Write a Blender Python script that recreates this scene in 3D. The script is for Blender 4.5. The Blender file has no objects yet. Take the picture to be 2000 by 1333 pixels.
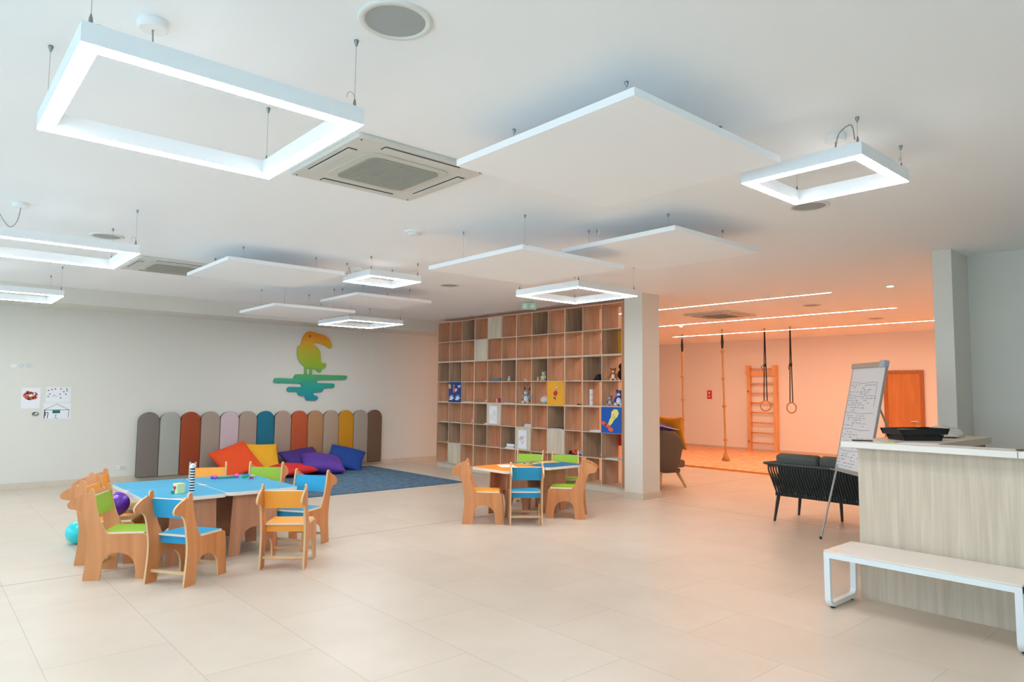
import bpy, bmesh, math, random
from mathutils import Vector, Matrix
random.seed(7)
S = bpy.context.scene
COL = S.collection
# ------------------------------------------------------------ camera, world, exposure
F_PX, PITCH, ROLL, YAW = 1335.65, 0.0745834647, 0.0102898, 0.848916887
def cam_basis():
    cp, sp = math.cos(PITCH), math.sin(PITCH)
    fw = Vector((math.cos(YAW)*cp, math.sin(YAW)*cp, sp))
    r0 = Vector((math.sin(YAW), -math.cos(YAW), 0)); u0 = r0.cross(fw)
    r = math.cos(ROLL)*r0 + math.sin(ROLL)*u0
    u = -math.sin(ROLL)*r0 + math.cos(ROLL)*u0
    return r, u, fw
r_, u_, f_ = cam_basis()
cd = bpy.data.cameras.new('camera'); cam = bpy.data.objects.new('camera', cd); COL.objects.link(cam)
cam.matrix_world = Matrix(((r_.x, u_.x, -f_.x, 0), (r_.y, u_.y, -f_.y, 0), (r_.z, u_.z, -f_.z, 1.6), (0, 0, 0, 1)))
cd.sensor_width = 36; cd.lens = F_PX/2000*36; cd.clip_start = .05; cd.clip_end = 200
S.camera = cam
W = bpy.data.worlds.new('daylight'); S.world = W; W.use_nodes = True
W.node_tree.nodes['Background'].inputs[0].default_value = (.50, .79, 1.0, 1)
W.node_tree.nodes['Background'].inputs[1].default_value = 1.5
LAMP_STRENGTH = 26.0
GYM_STRENGTH = 56.0
S.view_settings.view_transform = 'Standard'; S.view_settings.look = 'None'
S.view_settings.gamma = 1; S.view_settings.exposure = 1.16
S.cycles.use_denoising = True
S.cycles.max_bounces = 12; S.cycles.diffuse_bounces = 8; S.cycles.sample_clamp_indirect = 8
def portal(name, loc, rot, sx, sy):
    l = bpy.data.lights.new(name, 'AREA'); l.shape = 'RECTANGLE'; l.size = sx; l.size_y = sy
    l.cycles.is_portal = True
    o = bpy.data.objects.new(name, l); COL.objects.link(o); o.location = loc; o.rotation_euler = rot
CEIL = 3.15
WIN_LEFT = [(-3.4, -.4), (0, 3.0), (3.4, 6.4), (6.8, 9.8), (10.2, 12.9)]
WIN_REAR = [(-2.4, .8)]
for a, b in WIN_LEFT: portal('window_portal', (-3.12, (a+b)/2, 1.65), (0, -math.pi/2, 0), 2.3, b-a)
for a, b in WIN_REAR: portal('window_portal', ((a+b)/2, -4.12, 1.65), (math.pi/2, 0, 0), b-a, 2.3)

# ------------------------------------------------------------ materials
MATS = {}
def srgb(c):
    f = lambda v: v/12.92 if v <= .04045 else ((v+.055)/1.055)**2.4
    return (f(c[0]/255), f(c[1]/255), f(c[2]/255), 1)
def mat(name, c, rough=.5, metal=0, spec=.5, emit=0, noise=0, nscale=20, bump=0, bscale=200, coat=0, ecol=None):
    if name in MATS: return MATS[name]
    m = bpy.data.materials.new(name); m.use_nodes = True; nt = m.node_tree; b = nt.nodes['Principled BSDF']
    col = srgb(c); b.inputs['Base Color'].default_value = col; b.inputs['Roughness'].default_value = rough
    b.inputs['Metallic'].default_value = metal; b.inputs['Specular IOR Level'].default_value = spec
    b.inputs['Coat Weight'].default_value = coat
    if emit:
        b.inputs['Emission Color'].default_value = ecol or col; b.inputs['Emission Strength'].default_value = emit
    tc = nt.nodes.new('ShaderNodeTexCoord')
    if noise:
        n = nt.nodes.new('ShaderNodeTexNoise'); n.inputs['Scale'].default_value = nscale; n.inputs['Detail'].default_value = 5
        nt.links.new(tc.outputs['Object'], n.inputs['Vector'])
        rp = nt.nodes.new('ShaderNodeValToRGB'); rp.color_ramp.elements[0].position = .3; rp.color_ramp.elements[1].position = .7
        rp.color_ramp.elements[0].color = tuple(v*(1-noise) for v in col[:3])+(1,)
        rp.color_ramp.elements[1].color = tuple(min(1, v*(1+noise)) for v in col[:3])+(1,)
        nt.links.new(n.outputs['Fac'], rp.inputs['Fac']); nt.links.new(rp.outputs['Color'], b.inputs['Base Color'])
    if bump:
        n2 = nt.nodes.new('ShaderNodeTexNoise'); n2.inputs['Scale'].default_value = bscale
        nt.links.new(tc.outputs['Object'], n2.inputs['Vector'])
        bp = nt.nodes.new('ShaderNodeBump'); bp.inputs['Strength'].default_value = bump; bp.inputs['Distance'].default_value = .003
        nt.links.new(n2.outputs['Fac'], bp.inputs['Height']); nt.links.new(bp.outputs['Normal'], b.inputs['Normal'])
    MATS[name] = m; return m
def wood(name, c1, c2, rough=.45, axis=2, scale=7, streak=14, coat=0):
    """wood with grain streaks running along the given axis"""
    if name in MATS: return MATS[name]
    m = bpy.data.materials.new(name); m.use_nodes = True; nt = m.node_tree; b = nt.nodes['Principled BSDF']
    tc = nt.nodes.new('ShaderNodeTexCoord'); mp = nt.nodes.new('ShaderNodeMapping')
    sc = [scale*streak/4]*3; sc[axis] = scale*.22
    mp.inputs['Scale'].default_value = sc
    n = nt.nodes.new('ShaderNodeTexNoise'); n.inputs['Scale'].default_value = 1; n.inputs['Detail'].default_value = 6; n.inputs['Distortion'].default_value = .6
    rp = nt.nodes.new('ShaderNodeValToRGB'); rp.color_ramp.elements[0].position = .32; rp.color_ramp.elements[1].position = .68
    rp.color_ramp.elements[0].color = srgb(c1); rp.color_ramp.elements[1].color = srgb(c2)
    nt.links.new(tc.outputs['Object'], mp.inputs['Vector']); nt.links.new(mp.outputs['Vector'], n.inputs['Vector'])
    nt.links.new(n.outputs['Fac'], rp.inputs['Fac']); nt.links.new(rp.outputs['Color'], b.inputs['Base Color'])
    b.inputs['Roughness'].default_value = rough; b.inputs['Coat Weight'].default_value = coat
    MATS[name] = m; return m

WHITE = mat('white_enamel', (238, 238, 236), .35)
PAINT = mat('ceiling_paint', (246, 247, 248), .9, bump=.05, bscale=60)
WALLP = mat('wall_paint', (221, 219, 210), .9, bump=.06, bscale=80)
PEACH = mat('peach_paint', (238, 236, 230), .9, bump=.06, bscale=80)
SKIRT = mat('skirting_tile', (208, 198, 182), .5, noise=.04, nscale=6)
STEEL = mat('brushed_steel', (150, 150, 150), .35, metal=1)
WIREM = mat('wire_steel', (176, 176, 174), .5, metal=.6)
CABLEG = mat('grey_cable', (150, 150, 146), .6)
BLACK = mat('black_plastic', (28, 28, 28), .45)
PAPER = mat('white_paper', (232, 234, 238), .8)

# ------------------------------------------------------------ mesh helpers
def quad_ring(bm, a, b, mi=0):
    n = len(a)
    for i in range(n):
        f = bm.faces.new((a[i], a[(i+1) % n], b[(i+1) % n], b[i])); f.material_index = mi
def box(bm, x0, x1, y0, y1, z0, z1, mi=0, M=None, side=None):
    P = [(x0, y0, z0), (x1, y0, z0), (x1, y1, z0), (x0, y1, z0), (x0, y0, z1), (x1, y0, z1), (x1, y1, z1), (x0, y1, z1)]
    v = [bm.verts.new(M @ Vector(p) if M else p) for p in P]
    fs = [bm.faces.new([v[i] for i in q]) for q in ((0, 3, 2, 1), (4, 5, 6, 7), (0, 1, 5, 4), (1, 2, 6, 5), (2, 3, 7, 6), (3, 0, 4, 7))]
    for i, f in enumerate(fs): f.material_index = mi if side is None or i < 2 else side
    return fs
def tube(bm, pts, r, n=8, mi=0, cap=True):
    pts = [Vector(p) for p in pts]; rs = r if isinstance(r, (list, tuple)) else [r]*len(pts)
    rings = []; up = None
    for i, p in enumerate(pts):
        d = (pts[min(i+1, len(pts)-1)]-pts[max(i-1, 0)]).normalized()
        if up is None: up = Vector((0, 0, 1)) if abs(d.z) < .9 else Vector((1, 0, 0))
        a = d.cross(up).normalized(); b = a.cross(d).normalized(); up = b
        rings.append([bm.verts.new(p+rs[i]*(math.cos(2*math.pi*k/n)*a+math.sin(2*math.pi*k/n)*b)) for k in range(n)])
    for i in range(len(rings)-1): quad_ring(bm, rings[i], rings[i+1], mi)
    if cap:
        for R in (rings[0], rings[-1]):
            f = bm.faces.new(R); f.material_index = mi
def lathe(bm, prof, cx=0, cy=0, n=24, mi=0):
    rings = [[bm.verts.new((cx+r*math.cos(2*math.pi*k/n), cy+r*math.sin(2*math.pi*k/n), z)) for k in range(n)] for r, z in prof]
    for i in range(len(rings)-1): quad_ring(bm, rings[i], rings[i+1], mi)
    for R in (rings[0], rings[-1]):
        f = bm.faces.new(R); f.material_index = mi
def ball(bm, c, rx, ry=None, rz=None, mi=0, n=16, M=None):
    ry = ry or rx; rz = rz or rx
    mt = Matrix.Translation(c) @ (M or Matrix.Identity(4)) @ Matrix.Diagonal((rx, ry, rz, 1))
    r = bmesh.ops.create_uvsphere(bm, u_segments=n, v_segments=max(6, n//2), radius=1, matrix=mt)
    for v in r['verts']:
        for f in v.link_faces: f.material_index = mi; f.smooth = True
def prism(bm, pts, t, M=None, mi=0, side=None):
    """pts (u,v) in the local XZ plane, thickness t along local Y (centred)"""
    M = M or Matrix.Identity(4)
    a = [bm.verts.new(M @ Vector((p[0], -t/2, p[1]))) for p in pts]; b = [bm.verts.new(M @ Vector((p[0], t/2, p[1]))) for p in pts]
    f = bm.faces.new(a); f.material_index = mi; f = bm.faces.new(b[::-1]); f.material_index = mi
    quad_ring(bm, a, b, mi if side is None else side)
def smooth_poly(pts, sub=4, closed=True):
    out = []; n = len(pts)
    for i in range(n):
        p0, p1, p2, p3 = (Vector(pts[(i+k) % n]) for k in (-1, 0, 1, 2))
        for s in range(sub):
            t = s/sub
            out.append(tuple(.5*((2*p1)+(p2-p0)*t+(2*p0-5*p1+4*p2-p3)*t*t+(3*p1-p0-3*p2+p3)*t**3)))
    return out
def rounded_rect(w, h, r, n=6):
    out = []
    for cx, cy, a0 in ((w/2-r, h/2-r, 0), (-w/2+r, h/2-r, 90), (-w/2+r, -h/2+r, 180), (w/2-r, -h/2+r, 270)):
        for k in range(n+1):
            a = math.radians(a0+90*k/n); out.append((cx+r*math.cos(a), cy+r*math.sin(a)))
    return out
def obj(name, bm, mats, parent=None, bevel=0, smooth=False, sub=0, loc=None, seg=2):
    bmesh.ops.recalc_face_normals(bm, faces=bm.faces[:])
    me = bpy.data.meshes.new(name); bm.to_mesh(me); bm.free()
    for m in (mats if isinstance(mats, (list, tuple)) else [mats]): me.materials.append(m)
    o = bpy.data.objects.new(name, me); COL.objects.link(o)
    if parent: o.parent = parent
    if loc: o.location = loc
    if smooth: me.polygons.foreach_set('use_smooth', [True]*len(me.polygons))
    if bevel:
        b = o.modifiers.new('bevel', 'BEVEL'); b.width = bevel; b.segments = seg; b.limit_method = 'ANGLE'; b.angle_limit = .6
        if not smooth:
            me.polygons.foreach_set('use_smooth', [False]*len(me.polygons))
    if sub:
        s = o.modifiers.new('sub', 'SUBSURF'); s.levels = s.render_levels = sub
    return o
NB = bmesh.new
def bx(name, *a, m=None, parent=None, bevel=0, M=None, loc=None):
    bm = NB(); box(bm, *a, M=M); return obj(name, bm, m, parent, bevel, loc=loc)
def thing(name, label, cat, loc=(0, 0, 0), rz=0, group=None):
    o = bpy.data.objects.new(name, None); COL.objects.link(o); o.location = loc; o.rotation_euler = (0, 0, rz)
    o.empty_display_size = .1
    return tag(o, label, cat, group)
def tag(o, label, cat, group=None):
    o['label'] = label; o['category'] = cat
    if group: o['group'] = group
    return o
def struct(o): o['kind'] = 'structure'; return o
def dup(root, loc, rz, label, group=None):
    r = root.copy(); COL.objects.link(r); r.location = loc; r.rotation_euler = (0, 0, rz); r['label'] = label
    if group: r['group'] = group
    for ch in list(root.children):
        c = ch.copy(); COL.objects.link(c); c.parent = r
        for g in ch.children:
            d = g.copy(); COL.objects.link(d); d.parent = c
    return r

# ------------------------------------------------------------ room shell
def floor_material():
    m = bpy.data.materials.new('floor_tiles'); m.use_nodes = True; nt = m.node_tree; b = nt.nodes['Principled BSDF']
    N = nt.nodes.new; L = nt.links.new
    tc = N('ShaderNodeTexCoord'); mp = N('ShaderNodeMapping'); mp.inputs['Location'].default_value = (-5.43, -.66, 0)
    # long side along world Y: rotate so brick rows run along Y
    mp.inputs['Rotation'].default_value = (0, 0, 0)
    sw = N('ShaderNodeSeparateXYZ'); cb = N('ShaderNodeCombineXYZ')
    L(tc.outputs['Object'], sw.inputs[0])
    ax = N('ShaderNodeMath'); ax.operation = 'SUBTRACT'; ax.inputs[1].default_value = 5.43
    ay = N('ShaderNodeMath'); ay.operation = 'SUBTRACT'; ay.inputs[1].default_value = .66
    L(sw.outputs['Y'], ax.inputs[0]); L(sw.outputs['X'], ay.inputs[0]); L(ax.outputs[0], cb.inputs['X']); L(ay.outputs[0], cb.inputs['Y'])
    br = N('ShaderNodeTexBrick'); br.offset = .5; br.inputs['Scale'].default_value = 1
    br.inputs['Brick Width'].default_value = 1.34; br.inputs['Row Height'].default_value = .67
    br.inputs['Mortar Size'].default_value = .0028; br.inputs['Mortar Smooth'].default_value = .3
    br.inputs['Color1'].default_value = srgb((214, 200, 184)); br.inputs['Color2'].default_value = srgb((210, 195, 179)); br.inputs['Mortar'].default_value = srgb((184, 172, 158))
    L(cb.outputs[0], br.inputs['Vector'])
    n = N('ShaderNodeTexNoise'); n.inputs['Scale'].default_value = 1.6; n.inputs['Detail'].default_value = 8; n.inputs['Roughness'].default_value = .6
    L(tc.outputs['Object'], n.inputs['Vector'])
    mx = N('ShaderNodeMix'); mx.data_type = 'RGBA'; mx.blend_type = 'MULTIPLY'; mx.inputs['Factor'].default_value = 1
    rp = N('ShaderNodeValToRGB'); rp.color_ramp.elements[0].color = (.93, .92, .90, 1); rp.color_ramp.elements[1].color = (1, 1, 1, 1); rp.color_ramp.elements[0].position = .35; rp.color_ramp.elements[1].position = .65
    L(n.outputs['Fac'], rp.inputs['Fac']); L(br.outputs['Color'], mx.inputs[6]); L(rp.outputs['Color'], mx.inputs[7])
    # dark movement joints
    last = mx.outputs[2]
    def line(src, v, w):
        s = N('ShaderNodeMath'); s.operation = 'SUBTRACT'; s.inputs[1].default_value = v; L(src, s.inputs[0])
        a = N('ShaderNodeMath'); a.operation = 'ABSOLUTE'; L(s.outputs[0], a.inputs[0])
        c = N('ShaderNodeMath'); c.operation = 'LESS_THAN'; c.inputs[1].default_value = w; L(a.outputs[0], c.inputs[0]); return c.outputs[0]
    for src, v, w in ((sw.outputs['Y'], 6.93, .006), (sw.outputs['X'], 8.5, .006)):
        mm = N('ShaderNodeMix'); mm.data_type = 'RGBA'; L(line(src, v, w), mm.inputs['Factor']); L(last, mm.inputs[6]); mm.inputs[7].default_value = srgb((120, 108, 96)); last = mm.outputs[2]
    L(last, b.inputs['Base Color'])
    b.inputs['Roughness'].default_value = .36; b.inputs['Specular IOR Level'].default_value = .4
    bp = N('ShaderNodeBump'); bp.inputs['Strength'].default_value = .15; bp.inputs['Distance'].default_value = .002
    L(br.outputs['Fac'], bp.inputs['Height']); bp.invert = True; L(bp.outputs['Normal'], b.inputs['Normal'])
    return m
XL, XR, YF, YB = -3.0, 18.0, -4.0, 13.3
struct(bx('floor', XL-.2, XR+.2, YF-.2, YB+.2, -.15, 0, m=floor_material()))
struct(bx('ceiling', XL-.2, XR+.2, YF-.2, YB+.2, CEIL, CEIL+.2, m=PAINT))
struct(bx('wall_back', XL-.2, 8.9, YB, YB+.2, 0, CEIL, m=WALLP))
struct(bx('wall_gym_back', 8.9, XR+.2, YB, YB+.2, 0, CEIL, m=WALLP))
struct(bx('wall_gym_far', XR, XR+.2, 2.3, YB, 0, CEIL, m=PEACH))
struct(bx('wall_gym_side', 8.7, XR, 2.3, 2.46, 0, CEIL, m=PEACH))
struct(bx('wall_right', 8.7, 8.9, YF, 2.3, 0, CEIL, m=WALLP))
struct(bx('wall_stub', 8.15, 8.7, 2.285, 2.463, 0, CEIL, m=WALLP))
struct(bx('trim_beam', XL, 9.3, 12.42, YB, 2.9, CEIL, m=WALLP))
struct(bx('wall_column', 8.385, 8.81, 6.51, 6.86, 0, CEIL, m=WALLP))
bm = NB(); box(bm, 8.37, 8.825, 6.495, 6.51, 0, .095); box(bm, 8.37, 8.385, 6.51, 6.86, 0, .095); box(bm, 8.81, 8.825, 6.51, 6.86, 0, .095); box(bm, 8.37, 8.825, 6.86, 6.875, 0, .095)
struct(obj('baseboard_column', bm, SKIRT))
struct(bx('baseboard_back', XL, 8.9, YB-.012, YB, 0, .095, m=SKIRT))
struct(bx('baseboard_gym_back', 8.9, XR, YB-.012, YB, 0, .095, m=SKIRT))
struct(bx('baseboard_gym_far', XR-.012, XR, 2.46, YB-.012, 0, .09, m=SKIRT))
struct(bx('baseboard_right', 8.688, 8.7, YF, 2.285, 0, .095, m=SKIRT))
def window_wall(name, axis, pos, lo, hi, wins, z0=.5, z1=2.8):
    bm = NB(); cuts = [lo]+[v for w in wins for v in w]+[hi]
    def bb(a, b, za, zb):
        if axis == 0: box(bm, pos-.2, pos, a, b, za, zb)
        else: box(bm, a, b, pos-.2, pos, za, zb)
    for i in range(0, len(cuts), 2): bb(cuts[i], cuts[i+1], 0, CEIL)
    for a, b in wins: bb(a, b, 0, z0); bb(a, b, z1, CEIL)
    struct(obj(name, bm, WALLP))
window_wall('wall_left', 0, XL, YF, YB, WIN_LEFT)
window_wall('wall_front', 1, YF, XL, 8.9, WIN_REAR)
FRAMEM = mat('window_frame_white', (235, 235, 235), .4)
wi = 1
for axis, pos, wins in ((0, XL-.1, WIN_LEFT), (1, YF-.1, WIN_REAR)):
    for a, b in wins:
        bm = NB()
        def fb(u0, u1, z0, z1):
            if axis == 0: box(bm, pos-.03, pos+.03, u0, u1, z0, z1)
            else: box(bm, u0, u1, pos-.03, pos+.03, z0, z1)
        fb(a, b, .5, .56); fb(a, b, 2.74, 2.8); fb(a, a+.06, .56, 2.74); fb(b-.06, b, .56, 2.74); fb((a+b)/2-.03, (a+b)/2+.03, .56, 2.74)
        struct(obj('window_%d' % wi, bm, FRAMEM)); wi += 1

# ------------------------------------------------------------ ceiling lamps and panels
DIFF = mat('lamp_diffuser', (255, 255, 255), .5, emit=LAMP_STRENGTH, ecol=(.95, .975, 1, 1))
LAMPW = mat('lamp_white', (240, 243, 244), .4)
def wires(t, pts, zt, name='suspension_wire'):
    for x, y in pts:
        bm = NB(); tube(bm, [(x, y, zt+.03), (x, y, -t.location.z+CEIL-.02)], .0012, 6)
        w = obj(name, bm, WIREM, t)
        bm = NB(); lathe(bm, [(.009, -t.location.z+CEIL), (.011, -t.location.z+CEIL-.006), (.006, -t.location.z+CEIL-.022), (.003, -t.location.z+CEIL-.03)], x, y, 10); obj('ceiling_anchor', bm, STEEL, w)
        bm = NB(); lathe(bm, [(.006, zt+.001), (.008, zt+.006), (.006, zt+.03), (.002, zt+.045)], x, y, 8); obj('gripper', bm, STEEL, w)
def frame_lamp(x0, x1, y0, y1, z, label, loop=None, canopy=None, cable=None):
    t = thing('pendant_frame_lamp', label, 'lamp', ((x0+x1)/2, (y0+y1)/2, z), 0, 'suspended square frame lamps')
    hx, hy, w, h = (x1-x0)/2, (y1-y0)/2, .062, .078
    bm = NB()
    def ring(ox, oy, zz): return [bm.verts.new((sx*ox, sy*oy, zz)) for sx, sy in ((-1, -1), (1, -1), (1, 1), (-1, 1))]
    o1, o2, i1, i2 = ring(hx, hy, .004), ring(hx, hy, h), ring(hx-w, hy-w, .004), ring(hx-w, hy-w, h)
    quad_ring(bm, o1, o2); quad_ring(bm, i1, i2); quad_ring(bm, o2, i2); quad_ring(bm, o1, i1)
    obj('housing', bm, LAMPW, t)
    bm = NB(); e = .003
    o1, o2, i1, i2 = ring(hx-e, hy-e, 0), ring(hx-e, hy-e, .0038), ring(hx-w+e, hy-w+e, 0), ring(hx-w+e, hy-w+e, .0038)
    quad_ring(bm, o1, o2); quad_ring(bm, i1, i2); quad_ring(bm, o2, i2); quad_ring(bm, o1, i1)
    obj('light_diffuser', bm, DIFF, t)
    wires(t, [(sx*(hx-w/2), sy*(hy-w/2)) for sx, sy in ((-1, -1), (1, -1), (1, 1), (-1, 1))], h)
    for sx, sy in ((1, -1), (-1, 1)):
        X, Y = sx*(hx-w/2), sy*(hy-w/2)
        bm = NB(); tube(bm, [(X-(.028-.028*math.cos(a*.45))*.7*sx, Y-(.028-.028*math.cos(a*.45))*.7*sy*-1*0-.0, h+.04+.03*math.sin(a*.45)) for a in range(8)], .0013, 5); obj('wire_tail', bm, WIREM, t, smooth=True)
    zc = CEIL-z
    if canopy:
        cx, cy = canopy[0]-t.location.x, canopy[1]-t.location.y
        bm = NB(); lathe(bm, [(.055, zc), (.06, zc-.01), (.06, zc-.034), (.052, zc-.04)], cx, cy, 24); obj('ceiling_rose', bm, WHITE, t)
        if cable:
            pts = [(cx, cy, zc-.04)]+[(a-t.location.x, b-t.location.y, c-z) for a, b, c in cable]
        else:
            pts = [(cx, cy, zc-.04), (cx, cy, zc-.12)]
        P = [Vector(p) for p in pts]; sm = []
        for i in range(len(P)-1):
            p0, p1, p2, p3 = P[max(i-1, 0)], P[i], P[i+1], P[min(i+2, len(P)-1)]
            for s in range(6):
                q = s/6; sm.append(.5*((2*p1)+(p2-p0)*q+(2*p0-5*p1+4*p2-p3)*q*q+(3*p1-p0-3*p2+p3)*q**3))
        sm.append(P[-1])
        bm = NB(); tube(bm, sm, .0035, 6); obj('power_cable', bm, CABLEG, t, smooth=True)
    return t
frame_lamp(.369, 1.436, 2.63, 3.68, 2.76, 'large square frame lamp nearest the camera, hanging at the upper left', canopy=(.69, 3.1), cable=[(.69, 3.1, 3.0), (.6, 2.95, 2.98), (.52, 2.78, 2.9), (.42, 2.66, 2.85)])
frame_lamp(.395, 1.445, 6.53, 7.54, 2.76, 'frame lamp at the left edge beside the round speaker, upper of the two there', canopy=(.63, 7.01), cable=[(.61, 7.0, 2.99), (.56, 6.98, 2.93), (.5, 6.96, 3.0), (.45, 6.9, 3.08), (.42, 6.7, 2.95), (.42, 6.6, 2.85)])
frame_lamp(.4, 1.438, 10.33, 11.34, 2.765, 'frame lamp farthest left, hanging low in front of the back wall beam')
frame_lamp(3.855, 4.565, 1.49, 2.215, 2.92, 'frame lamp by itself at the right under the open white ceiling', canopy=(4.07, 1.72), cable=[(4.07, 1.72, 3.07), (3.98, 1.66, 3.12), (3.9, 1.56, 3.12), (3.87, 1.53, 3.02)])
frame_lamp(3.905, 4.605, 6.915, 7.56, 2.92, 'small frame lamp between four white ceiling panels near the middle', canopy=(4.2, 7.75), cable=[(4.2, 7.76, 3.06), (4.1, 7.7, 3.03), (4.0, 7.6, 3.12), (3.95, 7.5, 3.02)])
frame_lamp(5.56, 6.61, 5.20, 6.25, 2.78, 'frame lamp hanging in front of the top of the cubby shelf')
frame_lamp(5.45, 6.5, 10.3, 11.45, 2.77, 'frame lamp hanging just above the toucan wall sign')
PANELM = mat('acoustic_panel_white', (250, 250, 251), .85, bump=.1, bscale=300)
def ceiling_panel(x0, x1, y0, y1, z, label, inset=.24, cord=None):
    t = thing('acoustic_ceiling_panel', label, 'ceiling panel', ((x0+x1)/2, (y0+y1)/2, z), 0, 'suspended white ceiling panels')
    hx, hy = (x1-x0)/2, (y1-y0)/2
    bm = NB(); box(bm, -hx, hx, -hy, hy, 0, .04); obj('panel_board', bm, PANELM, t, bevel=.003)
    wires(t, [(sx*(hx-inset), sy*(hy-inset)) for sx, sy in ((-1, -1), (1, -1), (1, 1), (-1, 1))], .04)
    if cord:
        x, y = cord[0]-t.location.x, cord[1]-t.location.y; zc = CEIL-z
        bm = NB(); tube(bm, [(x, y, .04), (x-.02, y, .04+.3*(zc-.04)), (x+.02, y, .04+.7*(zc-.04)), (x, y, zc)], .004, 6); obj('white_cord', bm, WHITE, t, smooth=True)
ceiling_panel(2.36, 3.69, 1.87, 3.195, 2.93, 'largest looking white square ceiling panel, nearest the camera', cord=(2.62, 2.97))
ceiling_panel(3.73, 5.04, 4.115, 5.475, 2.777, 'white ceiling panel in the middle, hanging above the cubby shelf view', cord=(3.95, 5.2))
ceiling_panel(4.60, 5.94, 3.235, 4.53, 2.929, 'white ceiling panel right of the middle one, overlapped by it at its left', cord=(4.75, 4.2))
ceiling_panel(2.415, 3.74, 7.215, 8.61, 2.94, 'white ceiling panel at left covering part of the far air conditioner')
ceiling_panel(3.80, 5.06, 9.37, 10.73, 2.78, 'white ceiling panel hanging lowest toward the back wall, above the toucan sign')
ceiling_panel(4.65, 5.92, 8.59, 9.72, 2.94, 'thin looking white ceiling panel between two small frame lamps')

# ------------------------------------------------------------ speakers, cassettes, small ceiling gear
GRILLE = mat('speaker_grille', (168, 172, 170), .7, bump=.3, bscale=900)
SPKRING = mat('speaker_ring', (226, 226, 220), .5)
def speaker(x, y, label, r=.155):
    t = thing('ceiling_speaker', label, 'speaker', (x, y, CEIL), 0, 'round ceiling speakers')
    bm = NB(); n = 40
    prof = [(r, 0), (r, -.006), (r-.006, -.011), (r*.82, -.011), (r*.80, -.004)]
    rings = [[bm.verts.new((q*math.cos(2*math.pi*k/n), q*math.sin(2*math.pi*k/n), z)) for k in range(n)] for q, z in prof]
    for i in range(len(rings)-1): quad_ring(bm, rings[i], rings[i+1])
    obj('rim', bm, SPKRING, t, smooth=True)
    bm = NB(); lathe(bm, [(r*.805, 0), (r*.805, -.007)], n=n); obj('grille', bm, GRILLE, t)
speaker(1.445, 2.40, 'round grey ceiling speaker at the top edge of the picture')
speaker(5.46, 2.53, 'round speaker in the ceiling just below the lone right frame lamp')
speaker(1.44, 7.91, 'round speaker in the ceiling above the left-edge frame lamp')
speaker(5.845, 8.03, 'round speaker in the ceiling right of the small middle frame lamp')
speaker(11.59, 5.37, 'round speaker in the gym ceiling, between the first two light strips')
speaker(14.46, 5.41, 'round speaker in the gym ceiling, farthest right between the last light strips')
ACW = mat('cassette_white', (214, 212, 205), .45)
ACG = mat('cassette_grille', (160, 160, 150), .7)
ACD = mat('cassette_gap', (70, 70, 66), .8)
def cassette(cx, cy, label):
    t = thing('ceiling_air_conditioner', label, 'air conditioner', (cx, cy, CEIL), 0, 'square ceiling air conditioners')
    bm = NB(); prism(bm, rounded_rect(1.0, 1.0, .03), .03, Matrix.Translation((0, 0, -.015)) @ Matrix.Rotation(math.pi/2, 4, 'X')); obj('casing', bm, ACW, t, bevel=.008)
    bm = NB(); prism(bm, rounded_rect(.66, .66, .10), .008, Matrix.Translation((0, 0, -.034)) @ Matrix.Rotation(math.pi/2, 4, 'X')); obj('grille_frame', bm, mat('cassette_inner', (206, 204, 192), .5), t, bevel=.003)
    bm = NB(); prism(bm, rounded_rect(.54, .54, .07), .006, Matrix.Translation((0, 0, -.041)) @ Matrix.Rotation(math.pi/2, 4, 'X'))
    for k in range(18):
        x = -.255+k*.03; box(bm, x, x+.006, -.24, .24, -.048, -.044)
    obj('intake_grille', bm, ACG, t)
    for k in range(4):
        M = Matrix.Rotation(k*math.pi/2, 4, 'Z')
        bm = NB(); box(bm, -.29, .29, -.458, -.395, -.0325, -.029, M=M); s = obj('outlet_slot', bm, ACD, t)
        bm = NB(); box(bm, -.284, .284, -.452, -.402, -.040, -.033, M=M); obj('louvre', bm, ACW, s, bevel=.002)
        bm = NB(); lathe(bm, [(.006, -.030), (.006, -.033)], .46*(1 if k in (0, 3) else -1), .46*(1 if k < 2 else -1), 8); obj('screw', bm, ACD, t)
cassette(2.44, 4.11, 'square ceiling air conditioner nearest the camera, right of the large frame lamp')
cassette(2.44, 9.3, 'square ceiling air conditioner far left, half covered by a white panel')
cassette(11.75, 7.25, 'square ceiling air conditioner in the peach lit gym ceiling')
def dome(name, x, y, label, cat, r=.05, h=.035, m=WHITE):
    t = thing(name, label, cat, (x, y, CEIL))
    bm = NB(); lathe(bm, [(r, 0), (r, -h*.35), (r*.85, -h*.5)], n=24); obj('base', bm, m, t)
    bm = NB(); lathe(bm, [(r*.7, -h*.4), (r*.66, -h*.8), (r*.4, -h)], n=24); obj('sensor', bm, m, t, smooth=True)
dome('smoke_detector', 3.60, 5.555, 'white smoke detector on the ceiling left of the middle panel', 'smoke detector', .085, .045)
dome('smoke_detector', 13.0, 9.0, 'small white detector on the gym ceiling above the first rope', 'smoke detector', .05, .06)
t = thing('downlight', 'small round recessed downlight in the ceiling near the right column', 'downlight', (10.33, 3.66, CEIL))
bm = NB(); lathe(bm, [(.055, 0), (.055, -.006), (.045, -.008)], n=24); obj('rim', bm, WHITE, t)
bm = NB(); lathe(bm, [(.042, -.002), (.042, -.0095)], n=24); obj('lens', bm, mat('downlight_glow', (255, 240, 220), .5, emit=12, ecol=(1, .9, .75, 1)), t)
t = thing('exit_sign', 'small green exit sign below the ceiling in front of the shelf', 'exit sign', (7.9, 8.55, CEIL), math.radians(-40))
bm = NB(); box(bm, -.13, .13, -.012, .012, -.14, -.02); obj('sign_plate', bm, mat('exit_green', (176, 212, 186), .5), t)
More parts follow.
